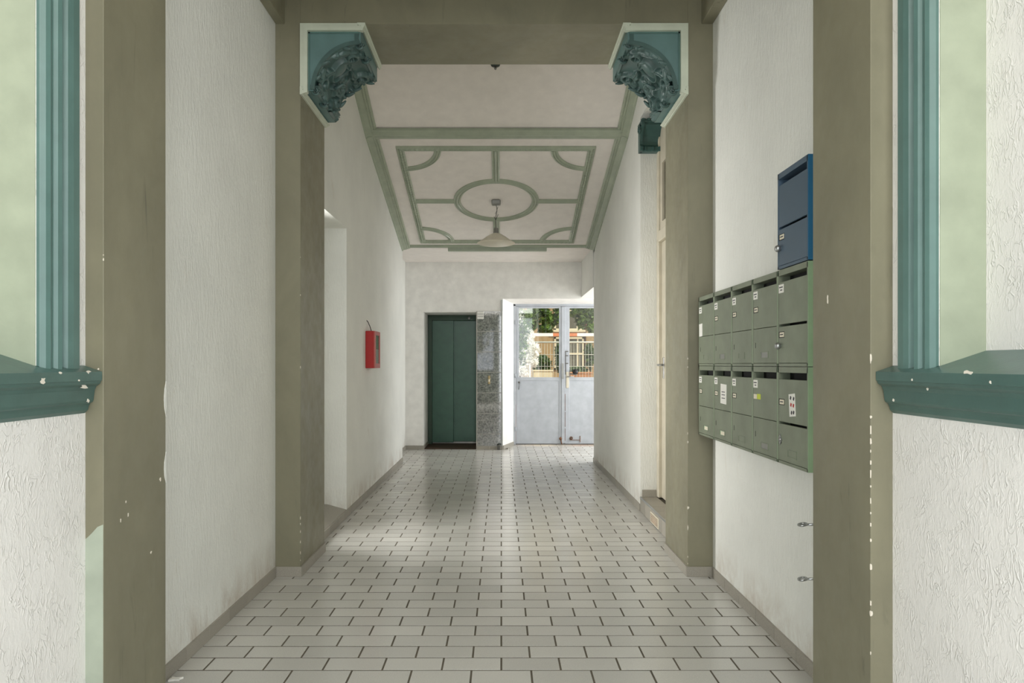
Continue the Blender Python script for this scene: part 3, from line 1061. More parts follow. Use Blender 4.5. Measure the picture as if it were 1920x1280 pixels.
def yard_leaf(x0, x1, gx0, gx1, gz0, gz1):
    m = MB()
    ya, yb = YQ + .008, YQ + .05
    m.cbox(x0, gx0, ya, yb, .022, DZ - .032, .003)
    m.cbox(gx1, x1, ya, yb, .022, DZ - .032, .003)
    m.cbox(gx0 - .002, gx1 + .002, ya + .0005, yb, gz1, DZ - .032, .003)
    m.cbox(gx0 - .002, gx1 + .002, ya + .0005, yb, gz0 - .055, gz0, .003)
    lf_ = m.build('leaf', 'door_grey', yd)
    MB().cbox(gx0 - .002, gx1 + .002, ya + .008, yb - .01, .022, gz0 - .052, .002).build('lower_panel', 'door_grey', lf_)
    MB().box(gx0 - .002, gx1 + .002, ya + .02, ya + .024, gz0 - .002, gz1 + .002).build('pane', 'clear_glass', lf_)
    return lf_


gz0, gz1 = pz(707), pz(577.5)
lfl = yard_leaf(xl0, xl1, px(973), px(1048.5), gz0, gz1)
lfr = yard_leaf(xr0, xr1, px(1068), xr1 - .075, gz0, gz1)
YF = YQ + .008
MB().cbox(px(1053), px(1060.5), YF - .012, YF + .004, .03, DZ - .036, .003).build('meeting_strip', 'door_grey', lfl)
MB().cbox(px(1053), px(1057), YF - .028, YF - .011, pz(710), pz(681), .002).build('lock_case', 'chrome_dull', lfl)
MB().cbox(px(1061.5), px(1066.5), YF - .016, YF + .004, pz(727), pz(697), .003).build('lock_plate', 'door_cream', lfr)
MB().tube([(px(1064), YF - .01, pz(706)), (px(1064), YF - .05, pz(706)), (px(1066), YF - .055, pz(706)), (px(1075), YF - .055, pz(706))], .008, 8).build('lever', 'chrome_dull', lfr)
MB().tube([(px(1060.8), YF - .016, pz(658)), (px(1060.8), YF - .016, pz(702))], .005, 8).build('shoot_bolt', 'wire_grey', lfr)
for y in (658.5, 666.5, 681):
    MB().cbox(px(1060), px(1065.5), YF - .020, YF + .002, pz(y + .8), pz(y - .8), .002).build('bolt_bracket', 'wire_grey', lfr)
MB().sphere((px(1078.5), YF - .03, pz(697)), .046, 16, 10, (1, .55, 1)).build('knob', 'black_plastic', lfr)
MB().tube([(px(1068.6), YF - .02, pz(700.5)), (px(1073), YF - .03, pz(701)), (px(1081), YF - .035, pz(702.5))], .010, 8).build('knob_arm', 'wire_grey', lfr)
MB().cbox(px(971.5), px(974.8), YF - .02, YF + .004, pz(718), pz(715), .002).build('hook', 'wire_grey', lfl)
MB().tube([(px(974), YF - .006, pz(717)), (px(973.3), YF - .009, pz(722)), (px(972.8), YF - .004, pz(730))], .004, 6).build('cord', 'wire_grey', lfl)
MB().lathe([(.001, -.03), (.018, -.03), (.024, -.015), (.024, .004)], (px(1051), YF, pz(822)), 16, 'y').build('floor_bolt', 'rust', lfl)
MB().tube([(px(1051), YF - .014, pz(822)), (px(1053.5), YF - .016, .012)], .008, 8).build('bolt_rod', 'rust', lfl)
MB().lathe([(.012, -.03), (.024, -.03), (.026, -.012), (.024, .004)], (px(1071), YF, pz(821)), 16, 'y').build('floor_bolt', 'rust', lfr)
MB().box(px(1068), px(1088), YF - .004, YF + .009, pz(825), pz(824.2)).build('rust_line', 'rust', lfr)
MB().box(px(1087.3), px(1088.3), YF - .004, YF + .009, pz(829), pz(817)).build('rust_line', 'rust', lfr)
for (a, b) in ((738, 770), (772, 800), (803, 826)):
    MB().box(px(1059.1), px(1060.0), YF - .0135, YF - .008, pz(b), pz(a)).build('rust_streak', 'rust', lfl)
for y in (600, 700, 800):
    MB().tube([(px(966.8), YQ - .014, pz(y + 8)), (px(966.8), YQ - .014, pz(y))], .010, 8).build('hinge', 'door_grey', yd)

# ------------------------------------------------------------------ carved corner brackets
BRC = {}


def relief():
    """carved concave surface of a bracket: grid over arc (0..1) and depth (0..1), acanthus scrolls in relief"""
    NU, NV = 120, 150
    Rr, D = .285, YB1 - YB0 - .02
    A = Rr * math.pi / 2
    u = np.linspace(0, A, NU)[:, None] * np.ones((1, NV))
    v = np.ones((NU, 1)) * np.linspace(0, D, NV)[None, :]
    H = np.zeros((NU, NV))

    def leaf(p0, q0, ang, L, Wd, h, lobes=4, curl=0.0):
        nonlocal H
        a = R(ang)
        dx, dy = u - p0, v - q0
        x = (dx * math.cos(a) + dy * math.sin(a)) / L
        y = (-dx * math.sin(a) + dy * math.cos(a))
        y = y - curl * L * x * x
        xi = np.clip(x, 0, 1)
        wd = Wd * np.sin(np.pi * xi ** .65) * (.72 + .28 * np.abs(np.sin(lobes * np.pi * xi)))
        t = np.clip(1 - (y / np.maximum(wd, 1e-5)) ** 2, 0, 1)
        hh = h * np.sqrt(t) * (1 - .45 * np.exp(-(y / (.16 * Wd)) ** 2)) * (.55 + .45 * xi)
        hh[(x < 0) | (x > 1)] = 0
        H = np.maximum(H, hh)

    def ball(p0, q0, r_, h):
        nonlocal H
        d2 = ((u - p0) ** 2 + (v - q0) ** 2) / r_ ** 2
        H = np.maximum(H, h * np.sqrt(np.clip(1 - d2, 0, 1)))

    def scroll(p0, q0, r0, turns, h, hand):
        nonlocal H
        for i in range(46):
            f = i / 45
            a = hand * f * turns * 2 * math.pi
            rr = r0 * (1 - .82 * f)
            ball(p0 + rr * math.cos(a), q0 + rr * math.sin(a), .013 * (1.2 - .5 * f), h * (.8 + .4 * f))

    def dome(p0, q0, ang, ra, rb, h, ringw=0.0):
        nonlocal H
        a = R(ang)
        dx, dy = u - p0, v - q0
        x = (dx * math.cos(a) + dy * math.sin(a)) / ra
        y = (-dx * math.sin(a) + dy * math.cos(a)) / rb
        d_ = np.sqrt(x * x + y * y)
        H = np.maximum(H, h * np.sqrt(np.clip(1 - d_ ** 2, 0, 1)))
        if ringw:
            H = np.maximum(H, (h * .9) * np.exp(-((d_ - 1.18) / ringw) ** 2))

    cu, cv = A * .5, D * .5
    # shell cartouche in the middle with a folded rim, flower below it
    dome(cu - .03, cv - .09, 25, .080, .055, .040, .14)
    for i in range(7):
        leaf(cu + .03, cv + .06, 51 * i + 15, .090, .032, .044, 1)
    ball(cu + .03, cv + .06, .018, .054)
    # four bold scrolls with acanthus leaves springing from them
    for su, sv, hd in ((.20, .22, 1), (.80, .22, -1), (.20, .80, -1), (.80, .80, 1)):
        pu, pv = A * su, D * sv
        scroll(pu, pv, .058, 1.4, .036, hd)
        for k_ in range(3):
            ang = 120 * k_ + (30 if hd > 0 else -30)
            leaf(pu + .04 * math.cos(R(ang)), pv + .04 * math.sin(R(ang)), ang + hd * 40, .130, .036, .044, 3, .35 * hd)
    for f, sgn in ((.30, 1), (.62, -1), (.90, 1)):
        leaf(A * f, .030, 90 + 45 * sgn, .120, .030, .036, 2, .3 * sgn)
        leaf(A * (1 - f), D - .030, -90 + 45 * sgn, .120, .032, .040, 2, .3 * sgn)
    for f in (.14, .36, .52, .74, .9):
        ball(A * f, .024, .013, .022)
        ball(A * f + .03, D - .020, .016, .028)
    rim = .012 * (np.exp(-((v - .010) / .006) ** 2) + np.exp(-((v - D + .012) / .007) ** 2))
    H = np.maximum(H, rim)
    for f in (.03, .97):
        H = np.maximum(H, .014 * np.exp(-((u - A * f) / .008) ** 2))
    rg = np.random.RandomState(3)
    return H, NU, NV, Rr, D


REL = relief()


def bracket(side):
    s = 1 if side == 'left' else -1
    x0 = OPEN[0] if s > 0 else OPEN[1]
    T = lambda a, b, y: (x0 + s * a, y, ZB + b)          # a inward from reveal, b up (negative) from soffit
    root = empty('corner_bracket', T(0.0, -.40, (YB0 + YB1) / 2),
                 'carved teal leaf bracket with pale green border in the %s top corner of the arch' % side, 'bracket', 'arch corner brackets')
    CA, CB, Rr = .362, -.400, .285
    arc = [(CA + Rr * math.cos(R(90 + 90 * i / 24)), CB + Rr * math.sin(R(90 + 90 * i / 24))) for i in range(25)]
    yf = YB0 + .006
    poly = [(.001, -.001), (CA, -.001)] + arc + [(.001, CB)]
    MB().prism(poly, yf, YB1 - .006, lambda u, v, w: T(u, v, w)).build('panel', 'teal_panel', root)
    # inner sunk bevel of the spandrel
    for (a0, a1, b0, b1) in ((.046, .350, -.046, -.056), (.046, .056, -.046, -.395)):
        MB().prism([(a0, b0), (a1, b0), (a1, b1), (a0, b1)], yf - .006, yf + .004, lambda u, v, w: T(u, v, w)).build('inner_bead', 'teal_paint', root)
    # L-shaped border, two steps
    bd = MB()
    for (o0, o1, pr) in ((0.0, .024, .016), (.0205, .046, .024)):
        L1, L2 = .384, -.424
        bd.prism([(o0, -o0), (L1, -o0), (L1 - .006, -o1), (o1, -o1), (o1, L2 + .006), (o0, L2)], YB0 - pr + .004, YB0 + .012, lambda u, v, w: T(u, v, w))
    bd.build('border', 'border_green', root)
    # end mouldings running through the depth of the arch
    prof = [(-.006, 0), (-.006, .010), (.002, .012), (.004, .020), (.010, .020), (.012, .015), (.015, .015), (.018, .026), (.024, .031), (.029, .031), (.031, .024), (.034, .024), (.037, .012), (.041, .010), (.041, .0)]
    m = MB().prism([(.353 + p_[0], -.001 - p_[1] * 1.1) for p_ in prof] , YB0 - .021, YB1 + .004, lambda u, v, w: T(u, v, w))
    m.build('end_moulding', 'border_green', root)
    m = MB().prism([(.001 + p_[1] * 1.1, -.390 - p_[0]) for p_ in prof], YB0 - .021, YB1 + .004, lambda u, v, w: T(u, v, w))
    m.build('end_moulding', 'border_green', root)
    # teal cyma behind the end mouldings
    m = MB().prism([(.325, -.001), (.356, -.001), (.356, -.050), (.350, -.085), (.362, -.118), (.325, -.122)], yf - .003, YB1 - .003, lambda u, v, w: T(u, v, w))
    m.build('cyma', 'teal_carving', root)
    m = MB().prism([(.001, -.365), (.001, -.393), (.050, -.393), (.072, -.388), (.079, -.401), (.082, -.365)], yf - .003, YB1 - .003, lambda u, v, w: T(u, v, w))
    m.build('cyma', 'teal_carving', root)
    H, NU, NV, RR_, D = REL
    vs = []
    for i in range(NU):
        a = R(90 + 90 * i / (NU - 1))
        ca, sa = math.cos(a), math.sin(a)
        for j in range(NV):
            r_ = RR_ + .001 - .002 - H[i, j]
            vs.append(T(CA + r_ * ca, CB + r_ * sa, YB0 + .008 + D * j / (NV - 1)))
    fs = [(i * NV + j, i * NV + j + 1, (i + 1) * NV + j + 1, (i + 1) * NV + j) for i in range(NU - 1) for j in range(NV - 1)]
    MB().add(vs, fs, True).build('carving', 'teal_carving', root)
    # carved rim along the front arc
    r1, r0 = .300, .276
    ringp = [(CA + r1 * math.cos(R(91 + 88 * i / 24)), CB + r1 * math.sin(R(91 + 88 * i / 24))) for i in range(25)]
    ringp += [(CA + r0 * math.cos(R(179 - 88 * i / 24)), CB + r0 * math.sin(R(179 - 88 * i / 24))) for i in range(25)]
    MB().prism(ringp, YB0 - .006, YB0 + .016, lambda u, v, w: T(u, v, w)).build('rim', 'teal_carving', root)
    # free leaf tips curling off the arcs
    rl = random.Random(5)
    for (deg, yy, rad, ln) in ((104, YB1 - .03, .258, .05), (128, YB1 - .02, .250, .06), (139, YB1 - .03, .246, .05), (158, YB1 - .02, .256, .05), (150, YB0 + .30, .235, .05),
                               (112, YB0 + .02, .268, .04), (146, YB0 + .015, .270, .04), (166, YB0 + .02, .268, .035)):
        a = R(deg)
        p0_ = Vector((CA + (rad + .03) * math.cos(a), CB + (rad + .03) * math.sin(a)))
        t_ = Vector((math.sin(a), -math.cos(a)))
        path_ = []
        for i in range(6):
            f = i / 5
            q_ = p0_ - Vector((math.cos(a), math.sin(a))) * (.045 * f) + t_ * ln * f * f
            path_.append(T(q_.x, q_.y, yy - .02 * f))
        MB().tube(path_, [.010, .014, .015, .013, .010, .005], 8).build('leaf_tip', 'teal_carving', root)
    for (ac, bc) in ((.352, -.118), (.085, -.396)):
        sp = []
        for i in range(26):
            f = i / 25
            a = -f * 2.4 * math.pi
            rr = .030 * (1 - .75 * f)
            sp.append(T(ac + rr * math.cos(a), bc + rr * math.sin(a), YB0 + .01 + .30 * (1 if ac > .2 else .6) * .0 + .02 * f))
        MB().tube(sp, .008, 8).build('scroll', 'teal_carving', root)
        sp2 = [(p_[0], p_[1] + .20, p_[2]) for p_ in sp]
        MB().tube(sp2, .010, 8).build('scroll', 'teal_carving', root)
    return root


bracket('left')
bracket('right')

# ------------------------------------------------------------------ corbel over the right doorway
cbx = empty('corbel', (1.30, RR1, EYE + 1.83), 'dark green scrolled plaster corbel above the right doorway', 'corbel')
cx0, cx1, cz0, cz1 = 1.195, 1.402, EYE + 1.838, EYE + 2.105
yq = RR1 - .0015
side_prof = [(yq, cz0), (yq - .060, cz0), (yq - .066, cz0 + .010), (yq - .066, cz0 + .040), (yq - .058, cz0 + .046), (yq - .050, cz0 + .060),
             (yq - .052, cz0 + .085), (yq - .064, cz0 + .130), (yq - .094, cz0 + .180), (yq - .140, cz0 + .205), (yq - .140, cz0 + .225), (yq, cz0 + .225)]
MB().prism(side_prof, cx0 + .012, cx1 - .012, XYZ_x).build('body', 'corbel_green', cbx)
for xa in (cx0, cx1 - .022):
    MB().prism([(p_[0] - (.024 if p_[0] < yq - .01 else 0), p_[1]) for p_ in side_prof], xa, xa + .022, XYZ_x).build('cheek', 'corbel_green', cbx)
MB().cbox(cx0 - .006, cx1, yq - .155, yq, cz0 + .222, cz0 + .245, .005).build('abacus', 'corbel_green', cbx)
for i in range(5):
    xx = cx0 + .02 + i * .043
    MB().sphere((xx, yq - .13, cz0 + .250), .022, 10, 8, (1.1, 1.2, .7)).build('leaf_curl', 'corbel_green', cbx)
sp = []
for i in range(40):
    f = i / 39
    a = R(40) + f * 3.2 * math.pi
    rr = .042 * (1 - .8 * f)
    sp.append((cx0 - .004 - .010 * f, yq - .085 + rr * math.cos(a), cz0 + .180 + rr * math.sin(a)))
MB().tube(sp, .009, 8).build('volute', 'corbel_green', cbx)
for i in range(3):
    xx = cx0 + .040 + i * .062
    MB().cbox(xx, xx + .022, yq - .074, yq - .05, cz0 + .002, cz0 + .044, .004).build('dentil', 'corbel_green', cbx)

# ------------------------------------------------------------------ mailboxes
XF = 1.186
BW, BH, Y_FAR = .300, .411, 4.200
RWZ = (EYE + .402, EYE - .009)


def mailbox(col, top, label, group, mat='box_green', side='box_side_green', style='slot', sticker=True, plate=('far', .135), lower=True, extra=None):
    y1 = Y_FAR - col * BW - .0012         # far edge
    y0 = y1 - BW + .0024                  # near edge
    zt, zb = top - .0012, top - BH + .0012
    root = empty('mailbox', (1.23, (y0 + y1) / 2, zb), label, 'mailbox', group)
    b = MB()
    b.box(BAY1[1] - .008, BAY1[1] - .001, y0, y1, zb, zt)
    b.box(XF, BAY1[1] - .001, y0 + .0035, y0 + .010, zb + .003, zt - .003)
    b.box(XF, BAY1[1] - .001, y1 - .010, y1, zb, zt)
    b.box(XF, BAY1[1] - .001, y0 + .002, y1, zt - .024, zt)
    b.box(XF, BAY1[1] - .001, y0 + .002, y1, zb, zb + .012)
    b.build('body', mat, root)
    MB().box(XF + .0005, BAY1[1] - .001, y0, y0 + .0038, zb, zt).build('side_panel', side, root)
    MB().box(XF + .05, XF + .056, y0 + .01, y1 - .01, zb + .012, zt - .024).build('inner_wall', 'dark_inside', root)
    seam = zt - .236
    gap = .0022 if style == 'slot' else .010
    fl = MB().cbox(XF + .001, XF + .012, y0 + .0115, y1 - .0115, seam + gap / 2, zt - .0525, .0012).build('flap', mat, root)
    dr = MB().cbox(XF + .0004, XF + .012, y0 + .0115, y1 - .0115, zb + .0135, seam - gap / 2, .0012).build('door', mat, root)
    f = XF + .0005

    def card(u0, u1, v0, v1, mat_, par, th=.0012, tilt=0.0, nm='label_card', lift=0.0):
        ya, yb, za, zb_ = y1 - u0, y1 - u1, zt - v1, zt - v0
        yc, zc = (ya + yb) / 2, (za + zb_) / 2
        pts_ = [(ya, za), (yb, za), (yb, zb_), (ya, zb_)]
        if tilt:
            ct, st_ = math.cos(R(tilt)), math.sin(R(tilt))
            pts_ = [(yc + (p_ - yc) * ct - (q_ - zc) * st_, zc + (p_ - yc) * st_ + (q_ - zc) * ct) for p_, q_ in pts_]
        return MB().prism(pts_, f - th - lift, f + .001 - lift, XYZ_x).build(nm, mat_, par)

    if sticker:
        card(.013, .062, .062, .098, 'paper', fl, nm='sticker')
        for (a, b_) in ((.072, .0765), (.084, .0885)):
            card(.019 if a < .08 else .030, .056 if a < .08 else .050, a, b_, 'paper_ink', fl, lift=.0006, nm='print_line')
    if plate:
        par = fl if plate[1] < .22 else dr
        v = plate[1]
        card(.014, .070, v, v + .026, 'dark_inside', par, nm='plate_recess', th=.0006)
        card(.024, .068, v + .003, v + .023, 'plate_cream', par, lift=.0005, nm='name_plate')
        card(.032, .060, v + .0105, v + .0145, 'paper_ink', par, lift=.0020, nm='print_line')
    if lower:
        m_ = MB()
        for (u0, u1, v0, v1) in ((.110, .190, .342, .346), (.110, .190, .370, .374), (.106, .110, .342, .374), (.190, .194, .342, .374)):
            m_.box(f - .0022, f + .001, y1 - u1, y1 - u0, zt - v1, zt - v0)
        wf = m_.build('sight_frame', mat, dr)
        card(.110, .190, .346, .370, 'chrome_dull' if lower == 'pale' else 'box_side_green' if lower == 'card' else 'box_green', dr, th=.0002, nm='sight_window')
        if lower == 'card':
            card(.125, .185, .349, .368, 'plate_cream', dr, nm='name_card')
        card(.036, .041, .300, .325, 'dark_inside', dr, th=.0005, nm='key_slot')
    if style == 'knob':
        yk, zk = y1 - .030, zt - .322
        MB().lathe([(.001, -.022), (.010, -.022), (.0145, -.016), (.0145, -.008), (.010, -.003), (.010, .001)], (f, yk, zk), 18, 'x').build('knob', 'steel', dr)
    if style == 'lock':
        yk, zk = y1 - .030, zt - .308
        MB().prism([(yk + .020, zk), (yk, zk + .022), (yk - .018, zk), (yk, zk - .022)], f - .003, f + .001, XYZ_x).build('lock_plate', 'steel', dr)
        MB().lathe([(.001, -.009), (.008, -.008), (.009, .0)], (f, yk, zk), 14, 'x').build('lock', 'chrome_dull', dr)
    if extra:
        extra(card, fl, dr)
    return root


def paper_note(card, fl, dr):
    card(.120, .215, .095, .200, 'paper', fl, tilt=2, nm='note')
    for v in (.135, .150, .168):
        card(.140, .195, v, v + .004, 'paper_ink', fl, lift=.0006, nm='print_line')


def torn_note(card, fl, dr):
    card(.013, .075, .160, .235, 'paper', fl, tilt=-2, nm='note')


def yellow_tab(card, fl, dr):
    card(.018, .062, .128, .150, 'plate_cream', fl, nm='name_strip', lift=.0004)
    card(.060, .100, .126, .150, 'sticker_yellow', fl, nm='sticker', lift=.0004)


def playing_card(card, fl, dr):
    card(.120, .178, .110, .202, 'paper', fl, tilt=-6, nm='card_sticker')
    for (u, v, m_) in ((.130, .120, 'paper_ink'), (.160, .122, 'paper_ink'), (.134, .148, 'ink_red'), (.158, .150, 'ink_red'), (.140, .180, 'paper_ink'), (.160, .178, 'paper_ink')):
        card(u, u + .012, v, v + .014, m_, fl, lift=.0006, tilt=20, nm='card_print')


UP, LO = 'upper row of green mailboxes', 'lower row of green mailboxes'
mailbox(0, RWZ[0], 'farthest green steel mailbox of the upper row with a torn white note', UP, plate=None, extra=torn_note)
mailbox(1, RWZ[0], 'second green mailbox from the far end of the upper row, dark sight window', UP, lower='pale')
mailbox(2, RWZ[0], 'middle green steel mailbox of the upper row', UP)
mailbox(3, RWZ[0], 'green upper-row mailbox just left of the one with a round knob', UP, lower='pale')
mailbox(4, RWZ[0], 'nearest upper-row green mailbox with a round steel knob, under the blue one', UP, style='knob', plate=('far', .262), lower=False)
mailbox(0, RWZ[1], 'farthest green steel mailbox of the lower row with a cream name card', LO, lower='card')
mailbox(1, RWZ[1], 'green lower-row mailbox with a white paper note stuck on its flap', LO, extra=paper_note, lower='card')
mailbox(2, RWZ[1], 'middle green steel mailbox of the lower row', LO)
mailbox(3, RWZ[1], 'green lower-row mailbox with a yellow tab beside its name strip', LO, plate=None, lower='pale', extra=yellow_tab)
mailbox(4, RWZ[1], 'nearest lower-row green mailbox with a playing card sticker', LO, style='lock', sticker=False, extra=playing_card)
mailbox(4, RWZ[0] + BH + .002, 'blue steel mailbox mounted above the green ones', 'blue mailbox', 'box_blue', 'box_blue_rim', style='knob', sticker=False, plate=('far', .262), lower=False)

# eye bolts in the right bay wall, beside the near pilaster
for i, (py, lab) in enumerate(((983, 'upper steel eye bolt in the right wall below the mailboxes'), (1085, 'lower steel eye bolt in the right wall near the floor'))):
    ye = 2.75
    z = EYE + (683 - py) * ye / 1310
    xe = (1505 - 940) * ye / 1310
    root = empty('eye_bolt', (BAY1[1], ye, z), lab, 'eye bolt', 'eye bolts')
    MB().tube([(BAY1[1] + .002, ye, z), (xe + .014, ye, z)], .0048, 10).build('shank', 'steel', root)
    cir = [(xe + .016 * math.cos(a * math.pi / 12), ye + .016 * math.sin(a * math.pi / 12), z + .003 * math.cos(a * math.pi / 12)) for a in range(25)]
    MB().tube(cir, .0045, 8, False).build('ring', 'steel', root)

# ------------------------------------------------------------------ red fire box on the left hall wall
rb = empty('fire_box', (HALL[0], 6.82, EYE - .036), 'small red metal fire box with a glazed front on the left hall wall', 'fire box')
bx0, bx1, by0, by1, bz0, bz1 = HALL[0] + .0005, -1.207, 6.68, 6.965, EYE - .036, EYE + .321
MB().cbox(bx0, bx1 - .012, by0, by1, bz0, bz1, .004).build('body', 'red_paint', rb)
m = MB()
m.cbox(bx1 - .014, bx1, by0, by0 + .050, bz0, bz1, .003)
m.cbox(bx1 - .014, bx1, by1 - .040, by1, bz0, bz1, .003)
m.cbox(bx1 - .014, bx1, by0 + .045, by1 - .035, bz1 - .038, bz1, .003)
m.cbox(bx1 - .014, bx1, by0 + .045, by1 - .035, bz0, bz0 + .045, .003)
fd = m.build('door_frame', 'red_rim', rb)
MB().box(bx1 - .0115, bx1 - .010, by0 + .05, by1 - .04, bz0 + .19, bz1 - .038).build('sign_green', 'box_side_green', fd)
MB().box(bx1 - .0115, bx1 - .010, by0 + .05, by1 - .04, bz0 + .045, bz0 + .185).build('sign_white', 'paper', fd)
MB().box(bx1 - .006, bx1 - .004, by0 + .048, by1 - .038, bz0 + .043, bz1 - .036).build('pane', 'clear_glass', fd)
yw = (by0 + by1) / 2
MB().tube([(HALL[0] + .001, 6.74, EYE + .425), (HALL[0] + .012, 6.75, EYE + .41), (HALL[0] + .030, 6.77, EYE + .36), (HALL[0] + .040, 6.78, bz1 - .002)], .004, 8).build('wire', 'black_plastic', rb)

# ------------------------------------------------------------------ pendant lamp
ly, lx = 7.98, -.060
zc = SL.p(0, SL.s(ly), 0).z
lamp = empty('pendant_lamp', (lx, ly, zc), 'cream dished glass pendant lamp on a twisted wire under the ceiling ring', 'lamp')
MB().cbox(lx - .052, lx + .052, ly - .040, ly + .040, zc - .052, zc + .008, .010).build('ceiling_box', 'chrome_dull', lamp)
zs_ = EYE + (683 - 437) * ly / 1310
wire = []
for i in range(22):
    f = i / 21
    wire.append((lx + .012 * math.sin(f * 7) * (1 - f), ly, zc - .05 - (zc - .05 - zs_ - .055) * f))
MB().tube(wire, .0045, 6).build('wire', 'wire_grey', lamp)
MB().tube([(lx + .020, ly, zc - .07), (lx + .006, ly, zc - .12), (lx - .012, ly, zc - .15)], .003, 6).build('wire', 'wire_grey', lamp)
zz = zc - .20
MB().tube([(lx - .002, ly, zz - .03), (lx - .022, ly, zz + .02)], .003, 6).build('wire_end', 'dark_fixture', lamp)
MB().tube([(lx - .002, ly, zz - .02), (lx + .024, ly, zz + .045)], .003, 6).build('wire_end', 'dark_fixture', lamp)
MB().lathe([(.001, .062), (.020, .060), (.030, .050), (.033, .0), (.034, -.01)], (lx, ly, zs_), 24).build('socket_cover', 'chrome_dull', lamp)
rim_z = EYE + (683 - 456) * ly / 1310 - zs_
sh = [(.030, .0), (.060, -.012), (.110, -.042), (.150, -.072), (.185, -.094), (.214, rim_z + .004), (.218, rim_z), (.214, rim_z - .004), (.180, rim_z - .014), (.120, rim_z - .022), (.06, rim_z - .026), (.001, rim_z - .027)]
MB().lathe(sh, (lx, ly, zs_), 48).build('shade', 'lamp_glass', lamp)

# empty lamp hook behind the far beam
hy = 5.93
hz = ZT + 0.44 * (YT - hy)
hk = empty('ceiling_rose', (-.05, hy, hz), 'small dark ceiling rose with an empty socket just behind the arch beam', 'ceiling rose')
MB().lathe([(.001, .016), (.040, .016), (.043, -.015), (.036, -.032), (.001, -.036)], (-.05, hy, hz), 24).build('cap', 'dark_fixture', hk)
MB().lathe([(.001, -.034), (.010, -.036), (.012, -.055), (.006, -.066), (.001, -.067)], (-.05, hy, hz), 12).build('socket', 'chrome_dull', hk)

# ------------------------------------------------------------------ yard beyond the door
tag(MB().box(-6, 12, 11.6, 30, -.25, -.06).build('ground_yard', 'yard_soil'), 'reddish brown soil of the yard beyond the door', 'ground', kind='structure')
tag(MB().box(-9, 9, -14, -1.9, -.25, -.02).build('ground_street', 'pavement'), 'grey pavement in front of the street door', 'ground', kind='structure')
YW = 22.0


def fx(x): return (x - 940) * YW / 1310


def fz(y): return EYE + (683 - y) * YW / 1310


fac = empty('apartment_house', (2.0, YW, -.06), 'ochre rendered house behind the yard with cream window frames', 'building')
MB().box(fx(980), fx(1240), YW, YW + .4, -.06, 8.5).build('wall', 'facade_ochre', fac)


def far_window(x0, x1, y0, y1, muntins, rails):
    m_ = MB()
    a, b, z1_, z0_ = fx(x0), fx(x1), fz(y0), fz(y1)
    t_ = .055
    m_.box(a, a + t_, YW - .06, YW, z0_, z1_)
    m_.box(b - t_, b, YW - .06, YW, z0_, z1_)
    m_.box(a, b, YW - .06, YW, z1_ - t_, z1_)
    m_.box(a, b, YW - .06, YW, z0_, z0_ + t_)
    wn = m_.build('window', 'window_cream', fac)
    MB().box(a + t_, b - t_, YW - .015, YW - .006, z0_ + t_, z1_ - t_).build('pane', 'window_dark', wn)
    for mx_ in muntins:
        MB().box(fx(mx_) - .02, fx(mx_) + .02, YW - .045, YW - .005, z0_ + t_, z1_ - t_).build('muntin', 'window_cream', wn)
    for ry in rails:
        MB().box(a + t_, b - t_, YW - .05, YW - .005, fz(ry) - .03, fz(ry) + .03).build('rail', 'window_cream', wn)
    return wn


far_window(1039, 1094.5, 560, 619, (1060, 1082), (583,))
far_window(1039, 1094.5, 632, 693, (1060, 1083), (663,))
far_window(1125, 1175, 560, 619, (1150,), (583,))
MB().cbox(fx(1034), fx(1097), YW - .16, YW, fz(623), fz(618.5), .01).build('window_ledge', 'window_cream', fac)
MB().tube([(fx(1096.5), YW - .06, -.05), (fx(1096.5), YW - .06, 8.4)], .035, 10).build('downpipe', 'threshold_brown', fac)
# sunlit white neighbour on the left
nb2 = empty('white_house', (.3, 23.5, -.06), 'bright white house wall at the left of the yard view', 'building')
MB().box((940 - 940) * 23.5 / 1310, (985.5 - 940) * 23.5 / 1310, 23.2, 23.6, -.06, 8.5).build('wall', 'white_render', nb2)
MB().box(.55, .70, 23.1, 23.2, 1.5, 4.0).build('window', 'window_dark', nb2)

# warning board
YBR = 16.5
bz_ = EYE + (683 - 627.2) * YBR / 1310
wb = empty('barrier_board', (1.5, YBR, 0), 'orange and white warning board on posts across the yard', 'barrier')
edges = [(985, 1037, 'barrier_white'), (1037, 1082, 'barrier_orange'), (1082, 1130, 'barrier_white'), (1130, 1176, 'barrier_orange')]
for (a, b, mt) in edges:
    MB().cbox((a - 940) * YBR / 1310, (b - 940) * YBR / 1310, YBR - .015, YBR + .015, bz_ - .040, bz_ + .036, .003).build('stripe', mt, wb)
for xx in (985, 1172):
    X = (xx - 940) * YBR / 1310
    MB().box(X - .03, X + .03, YBR + .016, YBR + .06, -.06, bz_ + .05).build('post', 'barrier_white', wb)

# steel mesh fence panel
YFN = 15.0
gx = lambda x_: (x_ - 940) * YFN / 1310
gz = lambda y_: EYE + (683 - y_) * YFN / 1310
fe = empty('mesh_fence', (1.6, YFN, -.06), 'galvanised wire mesh fence panel in the yard', 'fence')
ft, fb = gz(641.5), .05
MB().tube([(gx(993.5), YFN, ft), (gx(1190), YFN, ft)], .019, 8).build('rail', 'fence_steel', fe)
MB().tube([(gx(993.5), YFN, fb), (gx(1190), YFN, fb)], .019, 8).build('rail', 'fence_steel', fe)
for xx in (993.5, 1190):
    MB().tube([(gx(xx), YFN, -.06), (gx(xx), YFN, ft)], .021, 8).build('post', 'fence_steel', fe)
for yy in (664.5, 686.5, 708.5, 730.5):
    MB().tube([(gx(993.5), YFN, gz(yy)), (gx(1190), YFN, gz(yy))], .006, 6).build('wire', 'fence_steel', fe)
xx = 999.0
